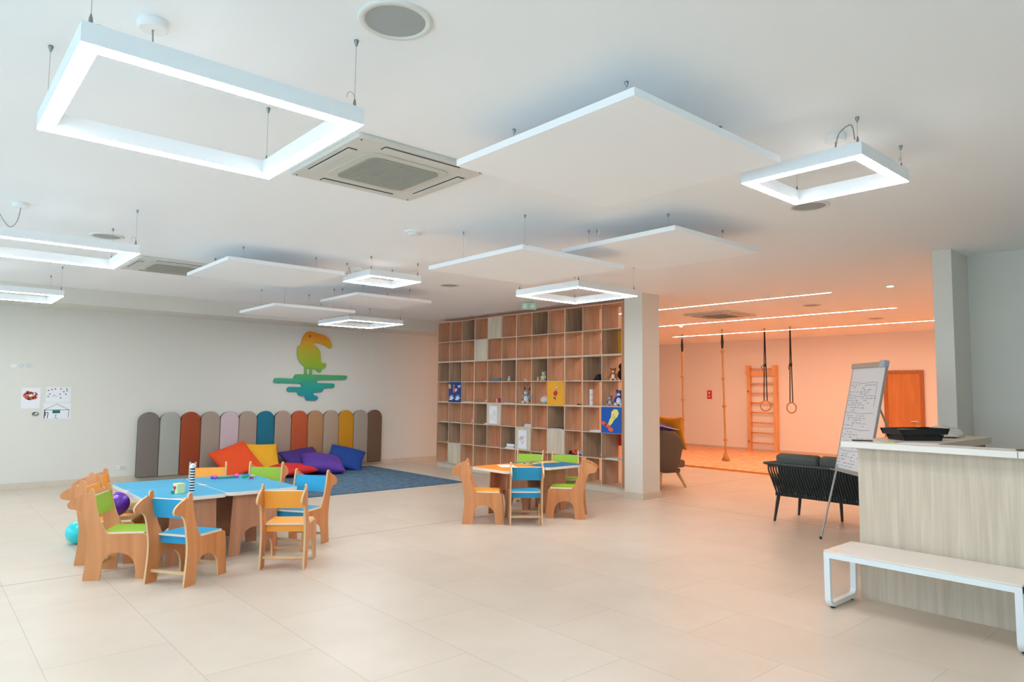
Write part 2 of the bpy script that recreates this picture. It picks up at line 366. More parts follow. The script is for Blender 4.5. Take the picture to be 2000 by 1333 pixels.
bm = NB(); box(bm, -.1, -.03, -.0135, -.0122, -.12, -.04); prism(bm, [(.03, -.07), (.03, -.055), (.07, -.055), (.07, -.035), (.11, -.08), (.07, -.125), (.07, -.105), (.03, -.105)], .0012, Matrix.Translation((0, -.013, 0)))
obj('pictogram', bm, mat('exit_white', (225, 240, 230), .5), t)
bm = NB(); tube(bm, [(-.08, 0, -.02), (-.08, 0, 0)], .004, 6); tube(bm, [(.08, 0, -.02), (.08, 0, 0)], .004, 6); obj('bracket', bm, WHITE, t)
STRIP = mat('warm_light_strip', (255, 190, 140), .5, emit=GYM_STRENGTH, ecol=(1, .61, .41, 1))
for x, ya, yb, lab in ((10.36, 4.5, 8.6, 'nearest and shortest looking light strip in the gym ceiling'), (12.95, 4.5, 11.1, 'middle light strip in the gym ceiling'), (15.65, 3.2, 11.1, 'farthest light strip, crossing behind the hanging ropes')):
    t = thing('recessed_light_strip', lab, 'light strip', (x, (ya+yb)/2, CEIL), 0, 'light strips in the gym ceiling'); h = (yb-ya)/2
    bm = NB(); box(bm, -.020, -.016, -h, h, -.004, 0); box(bm, .016, .020, -h, h, -.004, 0); box(bm, -.020, .020, -h-.006, -h, -.004, 0); box(bm, -.020, .020, h, h+.006, -.004, 0); obj('trim_profile', bm, WHITE, t)
    bm = NB(); box(bm, -.0159, .0159, -h+.0005, h-.0005, -.0035, -.0005); obj('light_diffuser', bm, STRIP, t)

# ------------------------------------------------------------ wall panels (headboards), toucan
PCOL = [((124, 114, 106), 'taupe grey'), ((168, 168, 158), 'pale sage grey'), ((158, 66, 28), 'rust brown'), ((166, 148, 132), 'greige'), ((204, 184, 188), 'pale pink'), ((168, 148, 132), 'greige'), ((14, 110, 134), 'teal'), ((172, 148, 130), 'greige'), ((188, 84, 44), 'orange rust'), ((178, 132, 92), 'tan brown'), ((176, 152, 130), 'beige'), ((204, 140, 16), 'mustard yellow'), ((166, 152, 138), 'grey beige'), ((112, 86, 66), 'dark brown')]
POS = ['first from the left', 'second from the left', 'third from the left', 'between the rust and pink ones', 'fifth from the left', 'between the pink and teal ones', 'seventh from the left, behind the yellow cushion', 'between the teal and orange rust ones', 'ninth from the left', 'right of the orange rust one', 'left of the mustard one', 'third from the right end', 'second from the right end', 'at the right end']
pw = (7.85-3.03)/14
for i, (c, cn) in enumerate(PCOL):
    m = mat('padding_'+str(i), c, .75, bump=.25, bscale=120)
    w = pw-.006; r = w/2; H = 1.125
    t = thing('padded_wall_panel', '%s padded wall panel with round top, %s' % (cn, POS[i]), 'wall panel', (3.03+pw*(i+.5), YB-.075, .06), 0, 'row of padded wall panels')
    out = [(-r, 0), (r, 0), (r, H-r)]+[(r*math.cos(math.pi*k/16), H-r+r*math.sin(math.pi*k/16)) for k in range(1, 16)]+[(-r, H-r)]
    bm = NB(); prism(bm, out, .06, Matrix.Translation((0, -.005, 0))); obj('cushion_pad', bm, m, t, bevel=.022, seg=4, smooth=True)
    bm = NB(); prism(bm, [(x*.985, .004+z*.99) for x, z in out], .036, Matrix.Translation((0, .052, 0))); obj('backing_board', bm, mat('backing', (120, 105, 90), .8), t)
BIRD = [(5.992, 2.671), (6.045, 2.755), (6.129, 2.801), (6.214, 2.793), (6.33, 2.767), (6.447, 2.747), (6.552, 2.685), (6.614, 2.599), (6.632, 2.517), (6.596, 2.468), (6.544, 2.492), (6.454, 2.535), (6.337, 2.567), (6.251, 2.565), (6.216, 2.536), (6.282, 2.499), (6.356, 2.435), (6.388, 2.342), (6.398, 2.247), (6.408, 2.173), (6.452, 2.154), (6.503, 2.163), (6.512, 2.129), (6.499, 2.067), (6.427, 2.031), (6.421, 1.997), (6.386, 1.962), (6.327, 1.995), (6.269, 2.033), (6.212, 2.036), (6.157, 2.043), (6.112, 2.049), (6.047, 2.084), (5.983, 2.131), (5.925, 2.202), (5.891, 2.293), (5.883, 2.399), (5.901, 2.48), (5.956, 2.516), (5.967, 2.59)]
def gradient_mat():
    m = bpy.data.materials.new('toucan_gradient'); m.use_nodes = True; nt = m.node_tree; b = nt.nodes['Principled BSDF']
    tc = nt.nodes.new('ShaderNodeTexCoord'); s = nt.nodes.new('ShaderNodeSeparateXYZ'); mr = nt.nodes.new('ShaderNodeMapRange'); rp = nt.nodes.new('ShaderNodeValToRGB')
    mr.inputs['From Min'].default_value = 1.4; mr.inputs['From Max'].default_value = 2.8
    nt.links.new(tc.outputs['Object'], s.inputs[0]); nt.links.new(s.outputs['Z'], mr.inputs['Value']); nt.links.new(mr.outputs[0], rp.inputs[0]); nt.links.new(rp.outputs[0], b.inputs['Base Color'])
    e = rp.color_ramp.elements; e[0].position = 0; e[0].color = srgb((0, 142, 160)); e[1].position = 1; e[1].color = srgb((232, 130, 10))
    for p, c in ((.22, (30, 160, 140)), (.36, (80, 168, 96)), (.5, (140, 180, 40)), (.72, (186, 178, 40)), (.85, (226, 160, 30))):
        q = e.new(p); q.color = srgb(c)
    b.inputs['Roughness'].default_value = .5
    return m
GRAD = gradient_mat()
tou = thing('toucan_wall_sign', 'orange to teal toucan cutout standing on water, mounted on the back wall', 'wall sign', (0, YB, 0))
bm = NB(); prism(bm, smooth_poly(BIRD, 3), .025, Matrix.Translation((0, -.03, 0))); obj('bird_body', bm, GRAD, tou)
for x0 in (6.05, 6.165):
    bm = NB(); prism(bm, [(x0, 1.88), (x0+.05, 1.88), (x0+.055, 2.1), (x0, 2.1)], .02, Matrix.Translation((0, -.0265, 0))); obj('bird_leg', bm, GRAD, tou)
bm = NB()
M = Matrix.Translation((6.14, -.044, 2.70)) @ Matrix.Rotation(math.pi/2, 4, 'X')
for R_, r_i in ((.03, .022),):
    n = 20; a = [bm.verts.new(M @ Vector((R_*math.cos(2*math.pi*k/n), R_*math.sin(2*math.pi*k/n), 0))) for k in range(n)]; b = [bm.verts.new(M @ Vector((r_i*math.cos(2*math.pi*k/n), r_i*math.sin(2*math.pi*k/n), 0))) for k in range(n)]
    quad_ring(bm, a, b)
for v in list(bm.verts): pass
c = [bm.verts.new(M @ Vector((.012*math.cos(2*math.pi*k/12), .012*math.sin(2*math.pi*k/12), 0))) for k in range(12)]; bm.faces.new(c)
obj('bird_eye', bm, mat('eye_grey', (90, 84, 60), .6), tou)
bm = NB()
WATER = [(5.859, 1.902), (5.962, 1.918), (6.944, 1.915), (6.990, 1.895), (7.002, 1.868), (6.977, 1.837), (6.932, 1.825), (6.362, 1.807), (6.334, 1.793), (6.335, 1.766), (6.365, 1.746), (6.679, 1.744), (6.720, 1.725), (6.725, 1.690), (6.704, 1.659), (6.660, 1.649), (6.491, 1.643), (6.471, 1.592), (6.428, 1.564), (6.371, 1.558), (6.285, 1.550), (6.257, 1.530), (6.261, 1.506), (6.294, 1.490), (6.338, 1.477), (6.360, 1.450), (6.354, 1.417), (6.326, 1.396), (6.290, 1.390), (6.128, 1.390), (6.096, 1.410), (6.079, 1.456), (6.061, 1.476), (6.006, 1.478), (5.957, 1.491), (5.928, 1.517), (5.913, 1.554), (5.885, 1.567), (5.735, 1.563), (5.700, 1.585), (5.692, 1.618), (5.712, 1.647), (5.752, 1.660), (5.944, 1.657), (5.985, 1.667), (5.998, 1.694), (5.986, 1.720), (5.941, 1.733), (5.467, 1.738), (5.429, 1.763), (5.419, 1.789), (5.438, 1.819), (5.477, 1.832), (5.800, 1.826), (5.827, 1.842), (5.839, 1.882)]
prism(bm, smooth_poly(WATER, 2), .024, Matrix.Translation((0, -.028, 0)))
obj('water_shape', bm, GRAD, tou)

# ------------------------------------------------------------ wall drawings, sockets
def onwall(t, bm, name, m, dy): return obj(name, bm, m, t, loc=(0, -dy, 0))
def flat_rect(bm, x0, x1, z0, z1, t=.001): box(bm, x0, x1, -t/2, t/2, z0, z1)
def stroke(bm, pts, w=.006, t=.001, M=None):
    for (a, b) in zip(pts, pts[1:]):
        a, b = Vector(a), Vector(b); d = b-a
        if d.length < 1e-6: continue
        n = Vector((-d.y, d.x)).normalized()*w/2; e = d.normalized()*w/3
        prism(bm, [tuple(a-e+n), tuple(b+e+n), tuple(b+e-n), tuple(a-e-n)], t, M)
OR_ = mat('crayon_orange', (240, 100, 50), .8); PK_ = mat('crayon_pink', (232, 90, 120), .8); BL_ = mat('ink_black', (40, 50, 60), .8); TEALC = mat('crayon_teal', (20, 110, 110), .8)
t = thing('child_drawing', 'white paper with a big orange crayon flower, left on the back wall', 'drawing', (1.36, YB-.003, 1.26), 0, 'childrens drawings on the back wall')
bm = NB(); flat_rect(bm, 0, .25, 0, .33, .002); obj('paper_sheet', bm, PAPER, t)
bm = NB(); rng = random.Random(3)
for k in range(90):
    a = rng.uniform(0, 6.28); rr = .35+.65*rng.random(); a2 = a+.3
    stroke(bm, [(.12+.095*rr*math.cos(a), .21+.075*rr*math.sin(a)), (.12+.095*rr*math.cos(a2), .21+.075*rr*math.sin(a2))], .014)
onwall(t, bm, 'orange_marks', OR_, .0018)
bm = NB()
for k in range(26):
    a = rng.uniform(0, 6.28); rr = .35+.6*rng.random(); stroke(bm, [(.12+.09*rr*math.cos(a), .2+.07*rr*math.sin(a)), (.12+.09*rr*math.cos(a+.3), .2+.07*rr*math.sin(a+.3))], .01)
onwall(t, bm, 'pink_marks', PK_, .0026)
bm = NB()
for k in range(10):
    a = k*.63; stroke(bm, [(.12+.03*math.cos(a), .205+.02*math.sin(a)), (.12+.04*math.cos(a+.4), .205+.03*math.sin(a+.4))], .008)
onwall(t, bm, 'grey_marks', mat('crayon_grey', (150, 160, 120), .8), .0034)
t = thing('child_drawing', 'white paper scattered with small round dots, upper right on the back wall', 'drawing', (1.685, YB-.003, 1.36), 0, 'childrens drawings on the back wall')
bm = NB(); flat_rect(bm, 0, .34, 0, .245, .002); obj('paper_sheet', bm, PAPER, t)
bm = NB()
for k, (x, z) in enumerate([(.03, .19), (.075, .205), (.12, .215), (.2, .215), (.28, .215), (.285, .185), (.24, .17), (.05, .13), (.03, .09), (.27, .13), (.2, .07), (.19, .13)]):
    prism(bm, [(x+.013*math.cos(a*.785), z+.011*math.sin(a*.785)) for a in range(8)], .001)
onwall(t, bm, 'dots', mat('dots_mauve', (140, 110, 125), .8), .0018)
bm = NB(); stroke(bm, [(.09, .09), (.105, .12), (.11, .1), (.125, .11), (.14, .1), (.15, .09)], .006); onwall(t, bm, 'scribble', mat('scribble_mauve', (180, 150, 160), .8), .0018)
t = thing('child_drawing', 'drawing of a house outline with a teal window, lowest on the back wall', 'drawing', (1.66, YB-.003, 1.09), 0, 'childrens drawings on the back wall')
bm = NB(); flat_rect(bm, 0, .375, 0, .26, .002); obj('paper_sheet', bm, PAPER, t)
bm = NB(); stroke(bm, [(.02, .15), (.18, .24), (.34, .15)], .005); stroke(bm, [(.01, .145), (.36, .145)], .007); stroke(bm, [(.015, .01), (.02, .145)], .012); stroke(bm, [(.345, .02), (.35, .145)], .006)
stroke(bm, [(.06, .015), (.065, .1), (.03, .105), (.03, .05)], .01); stroke(bm, [(.17, .05), (.172, .02), (.15, .01)], .006); stroke(bm, [(.172, .02), (.2, .01)], .006); stroke(bm, [(.16, .062), (.185, .062)], .008)
onwall(t, bm, 'ink_lines', BL_, .0018)
bm = NB(); flat_rect(bm, .125, .23, .09, .138); onwall(t, bm, 'teal_window', TEALC, .0026)
t = thing('wall_sticker', 'small dark grey round sticker below the orange flower drawing', 'sticker', (1.56, YB-.004, 1.17), 0)
bm = NB(); prism(bm, [(.05*math.cos(a*.5), .035*math.sin(a*.5)) for a in range(-11, 1)]+[(.03, .03), (.01, -.005), (-.02, .01), (-.03, .03)], .002); obj('sticker_shape', bm, mat('sticker_grey', (140, 142, 128), .8), t)
SOCK = mat('socket_white', (228, 230, 228), .4)
def socket(x, z, label, round_=True, group='wall sockets'):
    t = thing('wall_socket', label, 'socket', (x, YB, z), 0, group)
    bm = NB(); box(bm, -.04, .04, -.01, 0, -.04, .04); obj('cover_plate', bm, SOCK, t, bevel=.004)
    if round_:
        bm = NB(); M = Matrix.Translation((0, -.0112, 0)) @ Matrix.Rotation(math.pi/2, 4, 'X')
        n = 20
        for v0, v1 in (((.026), (.021)),):
            a = [bm.verts.new(M @ Vector((v0*math.cos(2*math.pi*k/n), v0*math.sin(2*math.pi*k/n), 0))) for k in range(n)]; b = [bm.verts.new(M @ Vector((v1*math.cos(2*math.pi*k/n), v1*math.sin(2*math.pi*k/n), 0))) for k in range(n)]; quad_ring(bm, a, b)
        for s in (-.008, .008): bm.faces.new([bm.verts.new(M @ Vector((s+.003*math.cos(k), .003*math.sin(k), 0))) for k in range(6)])
        obj('outlet', bm, mat('socket_dark', (110, 112, 112), .5), t)
    else:
        bm = NB(); box(bm, -.03, .03, -.014, -.0102, -.03, .03); obj('rocker', bm, SOCK, t, bevel=.002)
socket(1.244, 1.935, 'white switch, leftmost of the three plates high on the back wall', False, 'high wall plates')
socket(1.337, 1.935, 'white socket, middle of the three plates high on the back wall', True, 'high wall plates')
socket(1.43, 1.935, 'white socket, rightmost of the three plates high on the back wall', True, 'high wall plates')
socket(2.77, .24, 'white blank plate low on the back wall, left of the pair by the taupe panel', False)
socket(2.863, .24, 'white socket low on the back wall, right of the pair by the taupe panel', True)

# ------------------------------------------------------------ carpet and cushions
def carpet_mat():
    m = mat('carpet_blue', (78, 108, 132), .95, noise=.38, nscale=9, bump=1, bscale=500)
    return m
tag(bx('carpet', 3.55, 7.46, 9.72, 13.0, 0, .012, m=carpet_mat(), bevel=.004), 'blue grey mottled carpet on the floor before the padded panels', 'carpet')
def cushion(label, c, loc, rot, size=.66, th=.17, seed=0, name='floor_cushion'):
    """rot: matrix; local XY is the cushion face"""
    rng = random.Random(seed); n = 16
    ph = [(rng.uniform(0, 6.3), rng.uniform(4, 9), rng.uniform(-3.1, 3.1)) for _ in range(5)]
    bm = NB(); top, bot = [], []
    for i in range(n+1):
        rt, rb = [], []
        for j in range(n+1):
            u, v = 2*i/n-1, 2*j/n-1
            edge = (1-u**4)*(1-v**4)
            pin = 1-.10*((1-abs(u*u))*(abs(v)**3)+(1-abs(v*v))*(abs(u)**3))
            x, y = u*size/2*pin, v*size/2*pin
            h = th/2*max(0, (1-u*u)*(1-v*v))**.42
            wr = sum(math.sin(a+f*(u*math.cos(d)+v*math.sin(d))*1.6) for a, f, d in ph)*.0035*edge*(.4+abs(u*v)+max(abs(u), abs(v)))
            rt.append(bm.verts.new((x, y, h+wr)))
            rb.append(rt[-1] if i in (0, n) or j in (0, n) else bm.verts.new((x, y, -h+wr*.5)))
        top.append(rt); bot.append(rb)
    for i in range(n):
        for j in range(n):
            bm.faces.new((top[i][j], top[i+1][j], top[i+1][j+1], top[i][j+1]))
            q = (bot[i][j], bot[i][j+1], bot[i+1][j+1], bot[i+1][j])
            bm.faces.new(q)
    m = mat('cushion_%d_%d_%d' % c, c, .75, bump=.3, bscale=150)
    o = obj(name, bm, m, smooth=True, sub=1); tag(o, label, 'cushion', 'loose cushions on the carpet')
    o.matrix_world = Matrix.Translation(loc) @ rot
    return o
R = lambda ax, d: Matrix.Rotation(math.radians(d), 4, ax)
cushion('bright red-orange cushion leaning on the panels at the left end of the pile', (240, 78, 20), (4.58, 12.80, .30), R('Z', -8) @ R('X', 46) @ R('Z', 24), .76, .22, 1)
cushion('golden yellow cushion leaning beside the red-orange one', (240, 176, 30), (5.10, 12.92, .29), R('X', 56) @ R('Z', -3), .70, .18, 5)
cushion('dark purple cushion behind the lighter purple one', (66, 40, 120), (5.92, 12.80, .21), R('X', 32) @ R('Z', 10), .84, .2, 9)
cushion('purple cushion lying in front on the carpet', (88, 50, 150), (6.08, 12.40, .20), R('Z', 10) @ R('X', 14) @ R('Z', -30), .86, .28, 12)
cushion('royal blue cushion at the right end of the pile', (10, 66, 150), (6.76, 12.74, .23), R('Z', -8) @ R('X', 32) @ R('Z', -26), .76, .22, 15)
cushion('crimson red cushion lying flat at the front of the pile', (214, 34, 40), (5.42, 12.30, .13), R('X', 4) @ R('Z', 14), .74, .2, 19)

# ------------------------------------------------------------ giraffe chairs
PLY = wood('birch_ply', (198, 128, 74), (220, 150, 96), .42, 2, 5, 10)
PLYE = mat('ply_edge', (222, 182, 136), .5)
LAMW = mat('white_edge', (240, 228, 212), .45)
CH = {'green': mat('laminate_green', (152, 192, 54), .4, spec=.35), 'orange': mat('laminate_orange', (250, 170, 66), .4, spec=.35), 'blue': mat('laminate_blue', (40, 160, 208), .4, spec=.35)}
def lerp_pts(raw):
    out = []
    for seg in raw:
        if seg[0] == 'L': out += seg[1]
        else:
            P = [Vector(p) for p in seg[1]]
            for i in range(len(P)-1):
                p0, p1, p2, p3 = P[max(i-1, 0)], P[i], P[i+1], P[min(i+2, len(P)-1)]
                for s in range(4):
                    t = s/4; out.append(tuple(.5*((2*p1)+(p2-p0)*t+(2*p0-5*p1+4*p2-p3)*t*t+(3*p1-p0-3*p2+p3)*t**3)))
            out.append(tuple(P[-1]))
    return out
GIRAFFE = lerp_pts([
    ('C', [(.008, 0), (0, .012), (.010, .10), (.022, .22), (.022, .33), (.008, .42), (-.008, .50), (-.028, .552), (-.055, .578), (-.095, .586), (-.128, .594), (-.143, .618), (-.132, .648), (-.095, .676), (-.055, .697), (-.024, .707)]),
    ('C', [(-.018, .716), (-.008, .717), (.002, .706)]),
    ('C', [(.007, .710), (.010, .736), (.021, .752), (.037, .754), (.050, .742), (.057, .718), (.064, .68), (.078, .60), (.108, .50), (.14, .43), (.168, .386)]),
    ('L', [(.18, .378)]),
    ('C', [(.44, .376), (.468, .368), (.478, .345), (.492, .22), (.500, .10), (.507, .012), (.500, 0)]),
    ('C', [(.412, 0), (.402, .012), (.398, .09), (.378, .155), (.335, .200), (.27, .222), (.20, .215), (.155, .17), (.138, .10), (.130, .012), (.120, 0)])])
def lam_box(bm, x0, x1, y0, y1, z0, z1, thin, M=None):
    """box whose big faces are material 0, thin edge faces material 1"""
    fs = box(bm, x0, x1, y0, y1, z0, z1, M=M)
    big = {'z': (0, 1), 'x': (3, 5), 'y': (2, 4)}[thin]
    for i, f in enumerate(fs): f.material_index = 0 if i in big else 1
def giraffe_chair(color, label, loc, rz, group):
    t = thing('giraffe_chair', label, 'chair', loc, rz, group)
    for s in (-1, 1):
        bm = NB(); prism(bm, GIRAFFE, .018, Matrix.Translation((0, s*.191, 0)), 0, 1); obj('side_panel', bm, [PLY, PLYE], t)
    cm = CH[color]
    bm = NB(); lam_box(bm, .125, .45, -.181, .181, .372, .390, 'z'); obj('seat', bm, [cm, LAMW], t)
    for x in (.15, .415):
        bm = NB(); lam_box(bm, x, x+.016, -.181, .181, .308, .3715, 'x'); obj('seat_apron', bm, [cm, LAMW], t)
    M = Matrix.Translation((.062, 0, .612)) @ Matrix.Rotation(math.radians(-14), 4, 'Y')
    bm = NB(); lam_box(bm, -.008, .008, -.181, .181, -.082, .082, 'x', M); obj('backrest', bm, [cm, LAMW], t)
    for x, z in ((.055, .085), (.44, .085)):
        bm = NB(); box(bm, x, x+.018, -.181, .181, z, z+.024); obj('stretcher', bm, PLYE, t)
    return t
def chair_copy(src, label, loc, deg, group): return dup(src, loc, math.radians(deg), label, group)
GA, GB_ = 'giraffe chairs around the blue tables', 'giraffe chairs around the orange and blue tables'
cg = giraffe_chair('green', 'green giraffe chair nearest the camera at the left of the blue tables', (1.274, 6.867, 0), math.radians(-29.8), GA)
co = giraffe_chair('orange', 'orange giraffe chair just behind the near green one, purple balloon on its seat', (1.309, 7.484, 0), math.radians(-29), GA)
cb = giraffe_chair('blue', 'blue giraffe chair seen from behind at the front of the blue tables', (1.645, 6.116, 0), math.radians(33.2), GA)
chair_copy(co, 'orange giraffe chair seen straight from behind, right of the near blue chair', (2.579, 6.003, 0), 53, GA)
chair_copy(cb, 'blue giraffe chair at the right end of the blue tables facing left', (3.33, 6.98, 0), 213, GA)
chair_copy(cg, 'green giraffe chair behind the right back corner of the blue tables', (3.245, 8.03, 0), 227, GA)
chair_copy(co, 'orange giraffe chair behind the blue tables before the rust panel', (2.675, 8.36, 0), 250, GA)
chair_copy(co, 'giraffe chair farthest back at the left end of the blue tables', (1.50, 8.16, 0), -29, GA)
chair_copy(co, 'orange giraffe chair facing right, at the left of the far tables', (5.25, 6.845, 0), -41, GB_)
chair_copy(cb, 'blue giraffe chair seen from behind, in front of the far tables', (5.66, 6.135, 0), 52, GB_)
chair_copy(cg, 'green giraffe chair facing left, at the right of the far tables', (6.667, 6.088, 0), 129, GB_)
chair_copy(cg, 'green giraffe chair behind the far tables, left of the two there', (6.97, 7.46, 0), 212, GB_)
chair_copy(cg, 'green giraffe chair behind the far tables, right of the two there', (7.29, 7.08, 0), 229, GB_)

# ------------------------------------------------------------ tables
TTOP = {'blue': mat('tabletop_blue', (66, 166, 206), .42, spec=.35), 'orange': mat('tabletop_orange', (250, 150, 50), .5, spec=.25), 'steel': mat('tabletop_slate', (44, 112, 160), .5, spec=.25)}
LEGW = wood('table_ply', (186, 130, 98), (206, 152, 118), .45, 2, 5, 10)
TEDGE = mat('tabletop_edge', (240, 236, 228), .4)
def table(color, label, cx, cy, w, d, group, xa=-.26, xb=.24, inf=.09, inb=.09):
    t = thing('kids_table', label, 'table', (cx, cy, 0), 0, group)
    bm = NB(); prism(bm, rounded_rect(w, d, .07), .034, Matrix.Translation((0, 0, .603)) @ Matrix.Rotation(math.pi/2, 4, 'X'), 0, 1); obj('tabletop', bm, [TTOP[color], TEDGE], t, bevel=.002)
    A, B = xa-.03, xb+.02; q = (B-A); c0 = (A+B)/2; hw = q*.27
    leg = [(A, 0), (c0-hw, 0), (c0-hw*.94, .12), (c0-hw*.66, .22), (c0-hw*.22, .26), (c0+hw*.22, .26), (c0+hw*.66, .22), (c0+hw*.94, .12), (c0+hw, 0), (B, 0), (xb, .5855), (xa, .5855)]
    for s in (-1, 1):
        bm = NB(); prism(bm, leg, .018, Matrix.Translation((0, -(d/2-inf) if s < 0 else (d/2-inb), 0))); obj('leg_panel', bm, [LEGW], t)
    bm = NB(); box(bm, c0-.009, c0+.009, -(d/2-inf-.01), d/2-inb-.01, .30, .5855); obj('cross_panel', bm, LEGW, t)
    return t
G1, G2 = 'blue topped tables pushed together', 'orange and slate tables pushed together'
table('blue', 'blue topped table at the front left of the four, under the striped tower', 1.972, 7.04, .70, .76, G1, -.12, .27)
table('blue', 'blue topped table at the front right of the four, empty', 2.685, 7.06, .715, .72, G1, -.27, .16)
table('blue', 'blue topped table at the back left of the four', 1.972, 7.74, .70, .63, G1, -.06, .26, .09, .2)
table('blue', 'blue topped table at the back right of the four, under the pink toys', 2.69, 7.74, .72, .63, G1, -.26, .03, .09, .31)
table('orange', 'orange topped table left of the far pair, beneath a white sheet', 5.96, 6.81, .70, .72, G2, -.11, .24, .26, .12)
table('steel', 'slate blue topped table right of the far pair, beneath yellow paper', 6.67, 6.81, .71, .72, G2, -.26, .18, .2, .2)
ZT = .6205
# table top things
t = thing('striped_toy_tower', 'black and white striped zebra toy tower standing on the blue table', 'toy', (2.076, 6.93, ZT), math.radians(-130))
ZW, ZB_ = mat('toy_white', (235, 238, 242), .5), mat('toy_black', (22, 30, 40), .5)
for k in range(18):
    bm = NB(); r = .022+.001*math.sin(k); lathe(bm, [(r, k*.0125), (r, (k+1)*.0125-.0005)], n=16); obj('ring', bm, ZB_ if k % 2 else ZW, t)
bm = NB(); ball(bm, (0, 0, .247), .033, .03, .026); ball(bm, (.028, 0, .238), .018, .018, .014)
obj('head', bm, ZW, t)
for s in (-1, 1):
    bm = NB(); lathe(bm, [(.008, .262), (.011, .272), (.002, .29)], 0, s*.026, 8); obj('ear', bm, mat('toy_ear', (170, 160, 175), .6), t)
    bm = NB(); ball(bm, (.03, s*.014, .255), .004); obj('eye', bm, ZB_, t)
t = thing('picture_block', 'small white picture cube with a red heart, left of the striped tower', 'toy', (1.96, 6.93, ZT), math.radians(-75))
bm = NB(); box(bm, -.038, .038, -.038, .038, 0, .095); obj('cube_body', bm, mat('block_cream', (226, 232, 170), .5), t, bevel=.004)
bm = NB(); prism(bm, [(0, .03), (.024, .052), (.024, .068), (.012, .074), (0, .064), (-.012, .074), (-.024, .068), (-.024, .052)], .002, Matrix.Translation((-.005, -.0395, 0))); obj('heart_picture', bm, mat('heart_red', (210, 40, 80), .5), t)
bm = NB(); ball(bm, (-.03, -.045, .018), .022, .012, .016); obj('leaf_picture', bm, mat('leaf_green', (30, 150, 110), .5), t)
bm = NB(); stroke(bm, [(.0, .01), (.0, .05)], .005, .002, Matrix.Translation((-.005, -.0395, 0))); obj('stem_line', bm, ZB_, t)
def rattle(loc, rz):
    t = thing('toy_rattle', 'pink and green rattle lying across the back right blue table', 'toy', loc, rz)
    bm = NB(); tube(bm, [(-.06, 0, .016), (.12, 0, .016)], .014, 12); obj('handle', bm, mat('toy_sage', (110, 160, 140), .4), t, smooth=True)
    for x, m in ((-.085, 'pink'), (.14, 'pink')):
        bm = NB(); ball(bm, (x, 0, .023), .026, .023, .023); obj('end_ball', bm, mat('toy_pink', (240, 90, 180), .35), t)
    bm = NB(); ball(bm, (-.115, 0, .018), .018); obj('end_cap', bm, mat('toy_violet', (110, 80, 200), .4), t)
rattle((2.66, 7.80, ZT), math.radians(-8))
def brick(label, loc, c, s=(.03, .02, .015), rz=0):
    t = thing('toy_brick', label, 'toy', loc, rz, 'small toy bricks on the blue table')
    bm = NB(); box(bm, -s[0], s[0], -s[1], s[1], 0, s[2]*1.6); obj('brick_body', bm, mat('brick_%d_%d_%d' % c, c, .4), t, bevel=.003)
    for x in (-.5, .5):
        bm = NB(); lathe(bm, [(.007, s[2]*1.6), (.007, s[2]*1.6+.005)], x*s[0], 0, 10); obj('stud', bm, mat('brick_%d_%d_%d' % c, c, .4), t)
brick('green toy brick right of the rattle', (2.86, 7.71, ZT), (40, 180, 90))
brick('blue toy brick behind the green one', (2.90, 7.80, ZT), (40, 110, 220), rz=.5)
brick('small crimson brick alone near the table edge', (2.89, 7.60, ZT), (190, 50, 100), (.018, .016, .012))
brick('pale yellow brick right of the blue one', (2.97, 7.76, ZT), (200, 220, 120), (.02, .015, .012), .3)
def sheet(label, cx, cy, w, d, rz, m, mark=None, name='paper_sheet', z=ZT, group=None):
    t = thing(name, label, 'paper', (cx, cy, z), rz, group)
    bm = NB(); box(bm, -w/2, w/2, -d/2, d/2, 0, .0015); obj('sheet', bm, m, t)
    if mark:
        bm = NB(); Mx = Matrix.Translation((0, 0, .0022)) @ Matrix.Rotation(-math.pi/2, 4, 'X')
        for pts, ww in mark: stroke(bm, pts, ww, .0008, Mx)
        obj('drawn_marks', bm, BL_, t)
sheet('white paper sheet lying on the orange table', 6.03, 6.93, .21, .30, math.radians(-30), PAPER)
YP = mat('yellow_paper', (238, 196, 90), .7)
sheet('yellow paper with dark marks, left one on the slate table', 6.47, 6.98, .3, .22, math.radians(10), YP, [([(-.1, 0), (-.02, .05), (.06, .0), (.1, .04)], .03), ([(-.05, -.05), (.05, -.04)], .025)])
sheet('yellow paper sheet, right one on the slate table', 6.83, 6.98, .3, .22, math.radians(-12), YP)
# balloons
def balloon(label, loc, r, c, tilt):
    t = thing('balloon', label, 'balloon', loc)
    t.rotation_euler = tilt
    prof = []
    for k in range(1, 20):
        a = math.pi*k/20; rr = r*math.sin(a)*(1 if a < math.pi/2 else 1-.18*((a-math.pi/2)/(math.pi/2))**1.5)
        prof.append((max(rr, .004), r*math.cos(a)*(1 if a < math.pi/2 else 1.12)))
    m = mat('balloon_%d_%d_%d' % c, c, .3, coat=.4)
    bm = NB(); lathe(bm, prof, n=28); obj('balloon_body', bm, m, t, smooth=True)
    bm = NB(); lathe(bm, [(.006, -r*1.1), (.012, -r*1.19), (.003, -r*1.2)], n=10); obj('knot', bm, m, t)
balloon('purple balloon on the seat of the orange giraffe chair', (1.52, 7.25, .53), .106, (98, 40, 170), (.15, .1, 0))
balloon('turquoise balloon on the floor behind the near giraffe chairs', (1.40, 8.30, .118), .118, (30, 210, 215), (1.2, .4, 0))

